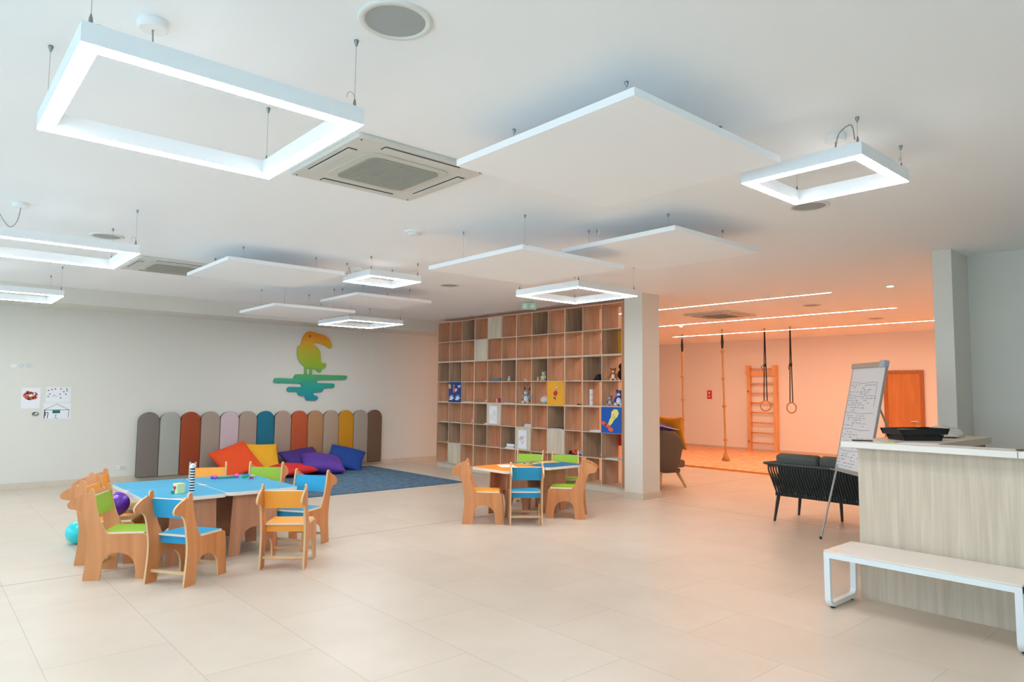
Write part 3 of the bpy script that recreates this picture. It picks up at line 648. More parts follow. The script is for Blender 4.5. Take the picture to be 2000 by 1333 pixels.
# ------------------------------------------------------------ cubby shelf
SX0, SX1, Y0, Y1, Z0 = 8.6, 9.02, 7.09, 12.19, .10
CW = (Y1-Y0)/12; RH = 2.975/7
SW = wood('shelf_wood', (182, 150, 122), (208, 178, 150), .5, 2, 6, 12)
SE = mat('shelf_edge', (216, 196, 172), .5, noise=.04)
SDOOR = wood('door_wood', (196, 182, 160), (220, 206, 186), .5, 2, 6, 12)
sh = thing('cubby_shelf', 'tall wooden cubby shelf of eighty-four squares beside the white column', 'shelf', (SX0, Y0, 0))
L = Y1-Y0; D = SX1-SX0
def spart(name, x0, x1, y0, y1, z0, z1, m, front=True):
    bm = NB(); fs = box(bm, x0, x1, y0, y1, z0, z1)
    for i, f in enumerate(fs): f.material_index = 1 if i in (5, 3) else 0
    return obj(name, bm, [m, SE] if front else [m, m], sh)
spart('plinth', .02, D, 0, L, 0, Z0-.0005, SKIRT, False)
for c in range(13):
    th = .022 if c in (3, 6, 9) else .012
    y = c*CW
    spart('upright', 0, D, max(0, y-th/2), min(L, y+th/2), Z0, 3.075, SW)
for r in range(8):
    th = .03 if r in (3, 5) else .014
    z = Z0+r*RH; a, b = max(Z0, z-th/2), min(3.075, z+th/2)
    for k in range(12):
        pass
    bm = NB()
    fs = box(bm, .001, D-.001, .006, L-.006, a, b)
    for i, f in enumerate(fs): f.material_index = 1 if i == 5 else 0
    obj('shelf_board', bm, [SW, SE], sh)
def cell(r, c): return L-c*CW, L-(c-1)*CW, Z0+(7-r)*RH, Z0+(8-r)*RH      # y lo, y hi, z lo, z hi ; c=1 is the far left column
BK = wood('closed_back', (150, 132, 112), (176, 156, 134), .55, 2, 6, 12)
for r, c in ((1, 3), (1, 8), (1, 10), (3, 1), (3, 2), (3, 6), (3, 8), (3, 11), (2, 12), (5, 4), (5, 9), (6, 1), (6, 2), (6, 4), (6, 6), (6, 11), (7, 8)):
    ya, yb, za, zb = cell(r, c)
    bm = NB(); box(bm, D-.012, D-.002, ya+.012, yb-.012, za+.016, zb-.016); obj('back_panel', bm, mat('panel_yellow', (236, 180, 30), .5) if (r, c) == (2, 12) else BK, sh)
for (r, c), nm in {(6, 12): (214, 50, 34)}.items():
    ya, yb, za, zb = cell(r, c)
    bm = NB(); box(bm, D-.012, D-.002, ya+.012, yb-.012, za+.2, zb-.016); obj('red_back_panel', bm, mat('panel_red', nm, .5), sh)
for r, c in ((1, 5), (2, 4), (5, 5), (6, 7), (6, 9), (7, 2)):
    ya, yb, za, zb = cell(r, c)
    bm = NB(); box(bm, -.014, -.001, ya+.003, yb-.003, za+.003, zb-.003); obj('cubby_door', bm, SDOOR, sh, bevel=.001)
# colour boards on the front of cells
def art(r, c, base, label, shapes, cat='picture board'):
    ya, yb, za, zb = cell(r, c)
    t = thing('picture_board', label, cat, (SX0-.0005, Y0+yb, za), math.radians(-90), 'picture boards fixed on the cubby shelf')
    w, h = yb-ya, zb-za    # local +X runs to the right in view
    bm = NB(); box(bm, .002, w-.002, -.012, -.0005, .002, h-.002); obj('board', bm, mat('board_%d_%d_%d' % base, base, .5), t)
    for k, (nm, col, polys) in enumerate(shapes):
        bm = NB()
        for p in polys: prism(bm, [(x*w, z*h) for x, z in p], .001, Matrix.Translation((0, -.0127-.0012*k, 0)))
        obj(nm, bm, mat('art_%d_%d_%d' % col, col, .6), t)
def ell(cx, cz, a, b, ang=0, n=16):
    ca, sa = math.cos(math.radians(ang)), math.sin(math.radians(ang))
    return [(cx+a*math.cos(k*6.2832/n)*ca-b*math.sin(k*6.2832/n)*sa, cz+a*math.cos(k*6.2832/n)*sa+b*math.sin(k*6.2832/n)*ca) for k in range(n)]
def frond(cx, cz, s, a0):
    out = []
    for k in range(10):
        a = math.radians(a0+k*20); rr = s if k % 2 == 0 else s*.45; out.append((cx+rr*math.cos(a), cz+rr*math.sin(a)))
    return out+[(cx, cz-s*.2)]
art(4, 2, (14, 62, 130), 'deep blue board with white leaf shapes and a coral blob', [('leaf_shapes', (215, 228, 245), [frond(.25, .15, .26, 20), frond(.75, .15, .26, 20), frond(.85, .85, .18, 180), ell(.6, .6, .1, .07, 30)]), ('coral_blob', (225, 110, 90), [ell(.45, .62, .09, .17, 10), ell(.43, .8, .07, .08)]), ('pale_leaf', (200, 180, 140), [ell(.1, .78, .1, .13, 20)])])
art(4, 9, (244, 172, 30), 'plain yellow board with a small red and dark flower shape', [('dark_stem', (50, 44, 60), [[(.47, .2), (.5, .2), (.56, .7), (.53, .7)], ell(.44, .3, .07, .025, -20)]), ('red_bloom', (196, 40, 56), [ell(.5, .5, .13, .1, 15)]), ('pale_bud', (205, 205, 205), [ell(.57, .74, .07, .05, -12)])])
art(5, 12, (0, 84, 176), 'bright blue board with a yellow leaf and orange blob shape', [('yellow_leaf', (236, 226, 120), [[(.33, .3), (.42, .5), (.5, .62), (.52, .82), (.66, .92), (.82, .9), (.88, .76), (.8, .62), (.66, .52), (.54, .36), (.44, .28)]]), ('orange_blob', (238, 96, 50), [ell(.14, .36, .13, .075, -28), ell(.32, .28, .14, .07, -20), ell(.48, .15, .13, .085, -20)]), ('green_marks', (110, 160, 60), [ell(.62, .7, .03, .02), ell(.68, .62, .03, .02), ell(.6, .6, .02, .03)])])
# paper on doors
for (r, c, lab, mcol) in ((5, 5, 'white paper with yellow drawings taped to the upper cubby door', (220, 180, 110)), (6, 7, 'white paper with a pink and grey scribble taped to the lower cubby door', (190, 140, 150))):
    ya, yb, za, zb = cell(r, c)
    t = thing('taped_paper', lab, 'paper', (SX0-.0155, Y0+yb, za), math.radians(-90), 'papers taped to cubby doors')
    w, h = yb-ya, zb-za
    bm = NB(); box(bm, .22*w, .76*w, -.002, 0, .08*h, .88*h); obj('paper_sheet', bm, PAPER, t)
    bm = NB(); rng = random.Random(r)
    for k in range(9):
        cx, cz = rng.uniform(.32, .66)*w, rng.uniform(.2, .65)*h
        stroke(bm, [(cx+.018*math.cos(a*1.1)*(1+.3*(k % 2)), cz+.022*math.sin(a*1.1)) for a in range(6)], .005, .001, Matrix.Translation((0, -.0027, 0)))
    obj('drawn_marks', bm, mat('mark_%d' % r, mcol, .8), t)
# things in the cubbies
def spot(r, c, f, dx=.09):
    ya, yb, za, zb = cell(r, c); return (SX0+dx, Y0+yb-f*CW, za+(.0165 if r in (5, 3) else .0075)-(.0 if r else 0))
def shelf_z(r):   # top surface of the board under row r
    b = 7-r; th = .03 if b in (3, 5) else .014
    return Z0+b*RH+(th/2 if b else .014/2)
def at(r, c, f, dx=.09): x, y, z = spot(r, c, f, dx); return (x, y, shelf_z(r)+.0005)
FUR = lambda c: mat('fur_%d_%d_%d' % c, c, .95, noise=.12, nscale=40, bump=1, bscale=260)
def plush(label, loc, s, body, belly, ear=None, rz=180, earlong=False, cat='plush toy'):
    t = thing('plush_toy', label, cat, loc, math.radians(rz), 'plush toys on the cubby shelf')
    bm = NB(); ball(bm, (0, 0, .33*s), .25*s, .27*s, .33*s); obj('body', bm, FUR(body), t)
    bm = NB(); ball(bm, (.16*s, 0, .32*s), .13*s, .17*s, .22*s); obj('belly', bm, FUR(belly), t)
    bm = NB(); ball(bm, (.03*s, 0, .78*s), .21*s, .22*s, .21*s); obj('head', bm, FUR(body), t)
    bm = NB(); ball(bm, (.2*s, 0, .72*s), .11*s, .12*s, .09*s); obj('muzzle', bm, FUR(belly), t)
    for q in (-1, 1):
        bm = NB()
        if earlong: ball(bm, (-.02*s, q*.17*s, .98*s), .04*s, .06*s, .17*s, M=Matrix.Rotation(-q*.35, 4, 'X'))
        else: ball(bm, (0, q*.17*s, .95*s), .05*s, .08*s, .08*s)
        obj('ear', bm, FUR(ear or body), t)
        bm = NB(); ball(bm, (.1*s, q*.26*s, .42*s), .09*s, .08*s, .2*s, M=Matrix.Rotation(q*.4, 4, 'X')); obj('arm', bm, FUR(body), t)
        bm = NB(); ball(bm, (.24*s, q*.17*s, .1*s), .2*s, .1*s, .1*s); obj('leg', bm, FUR(belly), t)
        bm = NB(); ball(bm, (.2*s, q*.08*s, .83*s), .022*s); obj('eye', bm, BLACK, t)
    return t
plush('grey plush donkey with dark mane sitting left of the white round plush', at(4, 7, .5), .27, (150, 156, 160), (226, 222, 220), (60, 60, 64), 200, True)
plush('grey plush mouse beside the blue and white toy', at(4, 12, .26), .17, (130, 122, 128), (206, 186, 190), (150, 130, 140), 200)
plush('blue and white plush figure at the right end of the shelf', at(4, 12, .73), .26, (60, 76, 150), (225, 230, 240), (40, 50, 110), 200)
plush('pink plush pig beside the dark cubby', at(5, 3, .72), .15, (214, 130, 130), (236, 170, 170), None, 200)
plush('brown and white plush dog in the top right toy cubby', at(3, 12, .4), .2, (170, 100, 50), (236, 222, 206), (130, 70, 30), 220)
plush('cream plush lamb in the dark cubby right of the cloth stack', at(3, 8, .55), .17, (206, 200, 160), (222, 220, 190), None, 200)
plush('tiny cream plush at the left of the cream lamb', at(3, 8, .2), .08, (216, 206, 180), (226, 220, 200), None, 200)
plush('small pale pink plush right of the grey cloth', at(3, 6, .3), .10, (214, 196, 196), (226, 216, 216), None, 200)
def lying(label, loc, L_, c, rz):
    t = thing('plush_toy', label, 'plush toy', loc, math.radians(rz), 'plush toys on the cubby shelf')
    bm = NB(); ball(bm, (0, 0, .055), L_*.42, .06, .055); obj('body', bm, FUR(c), t)
    bm = NB(); ball(bm, (L_*.42, 0, .075), .05, .05, .05); obj('head', bm, FUR(c), t)
    bm = NB(); tube(bm, [(-L_*.36, 0, .05), (-L_*.5, .01, .02), (-L_*.68, 0, .012)], [.02, .014, .01], 8); obj('tail', bm, FUR(c), t)
    for a in (-.12, .1):
        for q in (-1, 1):
            bm = NB(); ball(bm, (a*L_*2, q*.05, .018), .03, .03, .018); obj('leg', bm, FUR(c), t)
lying('black plush dog lying beside the brown plush dog', at(3, 11, .62, .13), .2, (34, 32, 32), -90)
t = thing('plush_toy', 'dark brown round plush behind the brown plush dog', 'plush toy', at(3, 12, .55, .25), 0, 'plush toys on the cubby shelf')
bm = NB(); ball(bm, (0, 0, .1), .075, .08, .1); obj('body', bm, FUR((60, 36, 28)), t)
bm = NB(); ball(bm, (0, 0, .23), .06, .065, .06); obj('head', bm, FUR((44, 28, 24)), t)
t = thing('plush_toy', 'round white plush ball left of the yellow board', 'plush toy', at(4, 8, .62, .12), 0, 'plush toys on the cubby shelf')
bm = NB(); ball(bm, (0, 0, .0725), .09, .11, .072, n=24); obj('body', bm, FUR((226, 222, 222)), t)
for q in (-1, 1):
    bm = NB(); ball(bm, (-.07, q*.04, .1), .006); obj('eye', bm, BLACK, t)
bm = NB(); ball(bm, (-.085, 0, .08), .012, .014, .01); obj('muzzle', bm, FUR((200, 190, 190)), t)
# roll, boxes, books, cloth
def roll(label, loc, r, h, c):
    t = thing('paper_roll', label, 'paper roll', loc); m = mat('roll_%d_%d_%d' % c, c, .6)
    bm = NB(); lathe(bm, [(r, 0), (r, h)], n=20); obj('roll_body', bm, m, t)
    for z in (.3*h, .65*h):
        bm = NB(); lathe(bm, [(r+.001, z), (r+.001, z+.01)], n=20); obj('band', bm, mat('roll_band', (170, 176, 186), .6), t)
    bm = NB(); lathe(bm, [(r*.4, h), (r*.4, h+.002)], n=12); obj('core_hole', bm, mat('roll_core', (130, 110, 90), .8), t)
roll('tall white paper roll standing in its own cubby', at(4, 11, .28), .032, .27, (226, 226, 226))
def crate(label, loc, sx, sy, h, c, rz=0, lid=None):
    t = thing('small_box', label, 'box', loc, math.radians(rz)); m = mat('box_%d_%d_%d' % c, c, .6)
    bm = NB(); box(bm, -sx/2, sx/2, -sy/2, sy/2, 0, h*.8); obj('box_body', bm, m, t, bevel=.002)
    bm = NB(); box(bm, -sx/2-.003, sx/2+.003, -sy/2-.003, sy/2+.003, h*.8+.0003, h); obj('lid', bm, lid and mat('lid_%d_%d_%d' % lid, lid, .6) or m, t, bevel=.002)
crate('dark red box beside the pink tin in the cubby', at(4, 5, .78), .1, .1, .09, (140, 50, 56))
t = thing('round_tin', 'pink round tin left of the dark red box', 'tin', at(4, 5, .5))
bm = NB(); lathe(bm, [(.04, 0), (.04, .075)], n=20); obj('tin_body', bm, mat('tin_pink', (226, 150, 150), .4), t)
bm = NB(); lathe(bm, [(.042, .0755), (.042, .09), (.036, .094)], n=20); obj('lid', bm, mat('tin_lid', (200, 110, 110), .4), t)
crate('small dark box right of the cream lamb', at(3, 8, .88, .12), .08, .08, .07, (56, 50, 60))
crate('small white box in the dark cubby beside the pink pig', at(5, 4, .8), .09, .09, .025, (226, 226, 222))
def books(r, c, f, specs, base_label):
    x, y, z = at(r, c, f, .13)
    for k, (sx, sy, h, col, rz, lab) in enumerate(specs):
        t = thing('book', lab, 'book', (x, y, z), math.radians(rz), 'books lying on the cubby shelf'); m = mat('cover_%d_%d_%d' % col, col, .5)
        bm = NB(); box(bm, -sx/2, sx/2, -sy/2, sy/2, 0, .002); box(bm, -sx/2, sx/2, -sy/2, sy/2, h-.002, h); box(bm, -sx/2, sx/2, sy/2-.002, sy/2, .002, h-.002); obj('cover', bm, m, t)
        bm = NB(); box(bm, -sx/2+.004, sx/2-.004, -sy/2+.004, sy/2-.0025, .0022, h-.0022); obj('pages', bm, PAPER, t)
        z += h+.0006
books(5, 7, .7, [(.22, .2, .022, (80, 150, 150), 3, 'teal book at the bottom of the stack of three'), (.2, .19, .018, (200, 196, 186), -4, 'cream book in the middle of the stack of three'), (.19, .17, .018, (180, 60, 70), 5, 'red book on top of the stack of three')], '')
books(6, 6, .55, [(.22, .26, .02, (230, 226, 220), 2, 'white book below the teal one in the dark cubby'), (.21, .22, .018, (220, 120, 90), -3, 'coral book just under the teal one'), (.2, .2, .05, (20, 140, 140), 8, 'thick teal book on top in the dark cubby')], '')
books(4, 6, .5, [(.24, .3, .012, (70, 90, 150), 0, 'thin blue book lying alone left of the grey donkey')], '')
books(5, 11, .6, [(.2, .24, .02, (228, 228, 224), 12, 'white book lying in the cubby left of the blue board')], '')
books(6, 12, .5, [(.24, .28, .012, (226, 222, 216), -6, 'thin white book lying in the lower right cubby')], '')
books(5, 9, .5, [(.24, .3, .014, (70, 74, 76), 0, 'thin dark book below the yellow board')], '')
books(5, 8, .5, [(.22, .26, .01, (196, 160, 150), 5, 'thin pale pink book right of the stack of three')], '')
books(5, 2, .5, [(.22, .26, .016, (110, 92, 84), 5, 'thin brown book in the second column')], '')
books(5, 1, .5, [(.22, .22, .012, (196, 190, 186), -5, 'thin grey book in the far left column')], '')
books(4, 3, .4, [(.24, .24, .008, (226, 226, 226), 5, 'thin white booklet right of the leaf pattern board')], '')
books(3, 4, .75, [(.22, .16, .008, (230, 226, 226), 5, 'thin white booklet left of the grey cloth stack')], '')
books(6, 5, .7, [(.2, .18, .010, (210, 130, 120), 5, 'thin pink book above the bottom row')], '')
books(3, 10, .6, [(.2, .2, .010, (170, 130, 110), 5, 'thin brown booklet left of the black plush dog')], '')
def cloth(label, loc, sx, sy, n, c):
    t = thing('folded_cloth', label, 'cloth', loc, .05)
    for k in range(n):
        bm = NB(); box(bm, -sx/2+.006*(k % 2), sx/2, -sy/2+.01*k, sy/2-.006*k, k*.0215, k*.0215+.021); obj('fold', bm, mat('cloth_%d_%d_%d' % c, c, .9, noise=.1), t, bevel=.008, seg=3)
cloth('stack of blue grey folded cloths', at(3, 5, .48, .14), .24, .3, 3, (110, 130, 138))
cloth('tan folded cloth in the far left cubby', at(3, 1, .45, .14), .22, .26, 1, (150, 128, 96))
t = thing('straw_hat', 'small yellow hat lying left of the pink tin', 'hat', at(4, 4, .72, .1))
bm = NB(); lathe(bm, [(.09, 0), (.09, .004), (.052, .010), (.046, .04), (.03, .052)], n=24); obj('crown', bm, mat('straw', (226, 186, 120), .8, noise=.1), t, smooth=True)
bm = NB(); lathe(bm, [(.0535, .010), (.051, .02)], n=24); obj('band', bm, mat('hat_band', (190, 140, 90), .8), t)
def toy_car(label, loc, rz, c, s=1.0):
    t = thing('toy_truck', label, 'toy car', loc, math.radians(rz), 'toy vehicles on the cubby shelf'); m = mat('car_%d_%d_%d' % c, c, .35)
    bm = NB(); box(bm, -.06*s, .06*s, -.03*s, .03*s, .016*s, .05*s); obj('car_body', bm, m, t, bevel=.006*s)
    bm = NB(); box(bm, .0, .045*s, -.026*s, .026*s, .0505*s, .085*s); obj('cabin', bm, m, t, bevel=.006*s)
    for x in (-.038, .038):
        for y in (-1, 1):
            bm = NB(); tube(bm, [(x*s, y*.026*s, .017*s), (x*s, y*.036*s, .017*s)], .017*s, 14); obj('wheel', bm, BLACK, t)
toy_car('red toy truck in the cubby above the green chairs', at(6, 10, .45), 100, (210, 60, 40), 1.05)
toy_car('black toy car left of the red truck', at(6, 10, .17, .1), 80, (40, 34, 40), .75)
toy_car('blue and white toy car right of the red truck', at(6, 10, .8), 110, (150, 165, 215), .95)
t = thing('wooden_toy_duck', 'small white toy duck alone in the cubby left of the cream lamb', 'toy', at(3, 7, .42), 2.6)
bm = NB(); ball(bm, (0, 0, .018), .032, .02, .018); ball(bm, (.026, 0, .036), .013); obj('body', bm, mat('duck_white', (226, 216, 204), .6), t)
bm = NB(); ball(bm, (.04, 0, .035), .008, .005, .003); obj('beak', bm, mat('duck_beak', (230, 160, 60), .6), t)
t = thing('toy_shell', 'small pink seashell toy in the far left lower cubby', 'toy', at(6, 1, .75), 0)
bm = NB(); ball(bm, (0, 0, .02), .03, .04, .02); ball(bm, (.01, .03, .014), .018, .02, .013); obj('shell', bm, mat('shell_pink', (190, 150, 150), .6), t)
t = thing('toy_shell', 'small dark stone toy in the cubby right of the yellow board', 'toy', at(4, 10, .6), 0)
bm = NB(); ball(bm, (0, 0, .01), .03, .04, .01); ball(bm, (0, -.05, .008), .015, .02, .008); obj('shell', bm, mat('stone_dark', (70, 50, 44), .6), t)

# ------------------------------------------------------------ gym: mat, wall bars, ropes, rings, door
def mat_pattern():
    m = bpy.data.materials.new('foam_mat'); m.use_nodes = True; nt = m.node_tree; b = nt.nodes['Principled BSDF']
    tc = nt.nodes.new('ShaderNodeTexCoord'); w = nt.nodes.new('ShaderNodeTexWave'); w.inputs['Scale'].default_value = 3.2; w.inputs['Distortion'].default_value = 6; w.inputs['Detail'].default_value = 1; w.inputs['Detail Scale'].default_value = 1.2
    w.bands_direction = 'DIAGONAL'
    rp = nt.nodes.new('ShaderNodeValToRGB'); rp.color_ramp.elements[0].position = .42; rp.color_ramp.elements[1].position = .58
    rp.color_ramp.elements[0].color = srgb((226, 120, 50)); rp.color_ramp.elements[1].color = srgb((246, 220, 180))
    nt.links.new(tc.outputs['Object'], w.inputs['Vector']); nt.links.new(w.outputs['Fac'], rp.inputs['Fac']); nt.links.new(rp.outputs['Color'], b.inputs['Base Color']); b.inputs['Roughness'].default_value = .7
    return m
MATE = mat('foam_edge', (232, 140, 60), .7)
bm = NB(); fs = box(bm, 13.0, 17.98, 4.0, 13.28, .001, .035)
for i, f in enumerate(fs): f.material_index = 0 if i < 2 else 1
tag(obj('foam_floor_mat', bm, [mat_pattern(), MATE]), 'large orange patterned foam mat covering the gym floor', 'mat')
GW = wood('gym_wood', (226, 168, 112), (240, 186, 130), .4, 2, 5, 10)
wb = thing('wall_bars', 'tall wooden climbing wall bars on the gym wall', 'wall bars', (XR, 9.75, .036))
for y in (-.44, .35):
    bm = NB(); prism(bm, [(-.13, 0), (0, 0), (0, 2.38), (-.2, 2.38), (-.2, 2.2), (-.13, 2.05)], .09, Matrix.Translation((0, y+.045, 0))); obj('side_post', bm, GW, wb, bevel=.006)
for i, z in enumerate((.22, .5, .78, 1.06, 1.33, 1.6, 1.87, 2.28)):
    bm = NB(); M = None; tube(bm, [(-.09, -.35, z), (-.09, .35, z)], .023, 10); obj('rung', bm, GW, wb, smooth=True)
bm = NB(); box(bm, -.05, -.02, -.35, .35, 2.08, 2.2); obj('cross_board', bm, GW, wb)
for z in (.25, 1.65, 2.15):
    bm = NB(); ball(bm, (-.145, -.0+.395, z), .02, .03, .03); obj('bolt', bm, STEEL, wb)
ROPE = mat('hemp_rope', (196, 150, 100), .9, noise=.2, nscale=60, bump=1, bscale=300)
def climb_rope(x, y, label, knots, zend, tassel, drift):
    t = thing('climbing_rope', label, 'climbing rope', (x, y, CEIL), 0, 'climbing ropes hanging from the gym ceiling')
    bm = NB(); tube(bm, [(0, 0, 0), (0, 0, -.12)], .008, 8); lathe(bm, [(.03, 0), (.03, -.01)], n=12); obj('ceiling_hook', bm, STEEL, t)
    bm = NB(); tube(bm, [(0, 0, -.12), (.005, 0, -.3), (0, 0, -.48)], [.018, .035, .02], 10); obj('black_sleeve', bm, BLACK, t, smooth=True)
    L_ = CEIL-zend; pts = [(0, drift*k/12, -.45-(L_-.45)*k/12) for k in range(13)]
    bm = NB(); tube(bm, pts, .022, 8); obj('rope', bm, ROPE, t, smooth=True)
    for z in knots:
        f = (CEIL-z-.45)/(L_-.45)
        bm = NB(); ball(bm, (0, drift*f, z-CEIL), .045, .045, .05, n=12); obj('knot', bm, ROPE, t)
    if tassel:
        bm = NB(); lathe(bm, [(.02, .28-CEIL), (.05, .16-CEIL), (.10, .045-CEIL)], 0, drift, 14); obj('tassel', bm, ROPE, t, smooth=True)
# local y drift moves rope toward -y (right in view)
climb_rope(15.1, 10.43, 'climbing rope on the left ending behind the armchair', (2.05, 1.45, .95, .28), .28, False, -.02)
climb_rope(14.6, 8.95, 'long climbing rope with a tassel touching the mat', (2.62, 1.98, 1.32, .52), .12, True, -.06)
STRAP = mat('black_strap', (30, 28, 30), .7)
def rings(x, y, label, rz, zr):
    t = thing('gymnastic_ring', label, 'gymnastic ring', (x, y, CEIL), math.radians(rz), 'gymnastic rings hanging in the gym')
    bm = NB(); tube(bm, [(0, 0, 0), (0, 0, -.08)], .01, 8); lathe(bm, [(.03, 0), (.03, -.01)], n=12); obj('ceiling_hook', bm, STEEL, t)
    bm = NB()
    for s in (-1, 1):
        top, bot = Vector((0, s*.004, -.08)), Vector((0, s*.035, zr+.10-CEIL))
        for q in (0,): box(bm, -.012, .012, -.003, .003, 0, (top-bot).length, M=Matrix.Translation(bot) @ (top-bot).to_track_quat('Z', 'X').to_matrix().to_4x4())
    obj('strap', bm, STRAP, t)
    bm = NB(); box(bm, -.03, .03, -.02, .02, -.9 if rz else -.25, -.83 if rz else -.18); tube(bm, [(.0, .02, -.2 if not rz else -.85), (.04, .08, -.25 if not rz else -.9), (.0, .05, -.32 if not rz else -.98)], .008, 6); obj('buckle', bm, STRAP, t)
    bm = NB(); n = 28
    pts = [(0, .115*math.cos(2*math.pi*k/n), zr-CEIL+.115*math.sin(2*math.pi*k/n)) for k in range(n)]
    rr = []
    for k in range(n):
        a = 2*math.pi*k/n; c = Vector(pts[k]); e = Vector((0, math.cos(a), math.sin(a)))
        rr.append([bm.verts.new(c+.015*(math.cos(b*math.pi/4)*e+math.sin(b*math.pi/4)*Vector((1, 0, 0)))) for b in range(8)])
    for k in range(n): quad_ring(bm, rr[k], rr[(k+1) % n])
    obj('wooden_ring', bm, mat('ring_wood', (180, 140, 90), .5), t, smooth=True)
rings(15.0, 8.08, 'left gymnastic ring on a black strap, in front of the wall bars', 35, 1.34)
rings(15.0, 7.46, 'right gymnastic ring on a black strap, against the bare peach wall', -6, 1.31)
# the second strap buckle sits higher
al = thing('fire_call_point', 'small red fire sign box on the gym wall left of the bars', 'fire sign', (XR, 11.47, 1.585), math.radians(-90))
bm = NB(); box(bm, -.075, .075, -.03, 0, -.125, .125); obj('box_body', bm, mat('alarm_red', (205, 40, 40), .4), al, bevel=.004)
bm = NB(); prism(bm, ell(0, .05, .035, .03), .002, Matrix.Translation((0, -.031, 0))); box(bm, -.03, .03, -.032, -.030, -.07, -.03); obj('symbol', bm, mat('alarm_white', (240, 215, 210), .5), al)
DW = wood('orange_door_wood', (196, 122, 56), (212, 138, 70), .4, 2, 4, 10)
dr = bpy.data.objects.new('door_1', None); COL.objects.link(dr); dr.location = (XR, 6.14, 0); dr['kind'] = 'structure'
bm = NB(); box(bm, -.03, -.001, -.36, .36, .001, 2.14); obj('door_leaf', bm, DW, dr)
bm = NB(); box(bm, -.05, -.001, -.44, -.3605, 0, 2.22); box(bm, -.05, -.001, .3605, .44, 0, 2.22); box(bm, -.05, -.001, -.3605, .3605, 2.1405, 2.22); obj('door_frame', bm, wood('door_frame_wood', (168, 100, 44), (184, 114, 54), .45), dr)
bm = NB(); tube(bm, [(-.03, -.29, 1.0), (-.08, -.29, 1.0), (-.085, -.24, 1.0), (-.085, -.16, 1.0)], .011, 8); tube(bm, [(-.03, -.29, 1.0), (-.036, -.29, 1.0)], .027, 16); tube(bm, [(-.03, -.29, .87), (-.036, -.29, .87)], .027, 16); obj('door_handle', bm, mat('handle_steel', (200, 200, 200), .3, metal=1), dr)

# ------------------------------------------------------------ armchair, sofa
AF = mat('armchair_fabric', (112, 92, 76), .9, noise=.1, nscale=80, bump=.6, bscale=400)
arm = thing('armchair', 'brown grey fabric tub armchair with splayed wooden legs behind the column', 'armchair', (9.85, 7.27, 0), math.radians(-8))
# faces +X, shell behind
bm = NB(); n = 14; rings_ = []
prof = [(.27, .30), (.33, .35), (.42, .40), (.6, .43), (.8, .455), (1.02, .475)]
for z, rr in prof:
    ring_o = []; ring_i = []
    for k in range(n+1):
        a = math.radians(75+210*k/n); q = 1.0
        hz = z if z < .6 else .6+(z-.6)*(.30+.70*max(0, math.sin(math.pi*k/n))**.22)
        ring_o.append(bm.verts.new((rr*1.02*math.cos(a)*.95, rr*math.sin(a), hz)))
        ring_i.append(bm.verts.new(((rr-.06)*math.cos(a)*.95, (rr-.06)*math.sin(a), hz)))
    rings_.append((ring_o, ring_i))
for (o1, i1), (o2, i2) in zip(rings_, rings_[1:]):
    for k in range(n):
        bm.faces.new((o1[k], o1[k+1], o2[k+1], o2[k])); bm.faces.new((i1[k], i2[k], i2[k+1], i1[k+1]))
    for k in (0, n): bm.faces.new((o1[k], i1[k], i2[k], o2[k]))
for rg in (rings_[0], rings_[-1]):
    o1, i1 = rg
    for k in range(n): bm.faces.new((o1[k], o1[k+1], i1[k+1], i1[k]))
obj('shell', bm, AF, arm, smooth=True, sub=1)
bm = NB(); prism(bm, rounded_rect(.62, .62, .16), .12, Matrix.Translation((.06, 0, .40)) @ Matrix.Rotation(math.pi/2, 4, 'X')); obj('seat_cushion', bm, AF, arm, bevel=.03, seg=3, smooth=True)
bm = NB(); prism(bm, rounded_rect(.56, .56, .2), .05, Matrix.Translation((.03, 0, .285)) @ Matrix.Rotation(math.pi/2, 4, 'X')); obj('base', bm, AF, arm)
LW = mat('leg_oak', (206, 160, 110), .5)
for sx, sy in ((-1, -1), (-1, 1), (1, -1), (1, 1)):
    bm = NB(); tube(bm, [(sx*.2, sy*.2, .27), (sx*.30, sy*.30, 0)], [.032, .014], 12); obj('leg', bm, LW, arm, smooth=True)
o = cushion('purple cushion with white piping resting on top of the armchair', (76, 40, 130), (9.64, 7.22, 1.03), R('Y', 8) @ R('Z', 8), .62, .12, 31, 'throw_cushion'); o['group'] = 'cushions on the armchair'
bm = NB()
pp = [(u*.3*(1-.1*(1-v*v)), v*.3*(1-.1*(1-u*u)), 0) for u, v in [(-1+.25*k, -1) for k in range(8)]+[(1, -1+.25*k) for k in range(8)]+[(1-.25*k, 1) for k in range(8)]+[(-1, 1-.25*k) for k in range(9)]]
tube(bm, pp, .006, 6); obj('piping', bm, mat('piping_white', (235, 230, 226), .7), o, smooth=True)
o = cushion('orange yellow cushion standing up behind the purple one', (232, 150, 30), (10.10, 7.20, .92), R('Z', 80) @ R('X', 78), .62, .14, 33, 'throw_cushion'); o['group'] = 'cushions on the armchair'

SF = mat('charcoal_metal', (52, 56, 56), .5); SR = mat('charcoal_rope', (44, 48, 46), .85, bump=.6, bscale=300); SC = mat('charcoal_cushion', (78, 84, 80), .9, bump=.3, bscale=200, noise=.08)
so = thing('rope_sofa', 'dark grey garden sofa with woven rope back behind the flip chart', 'sofa', (8.35, 3.79, 0), 0)
hl = .60
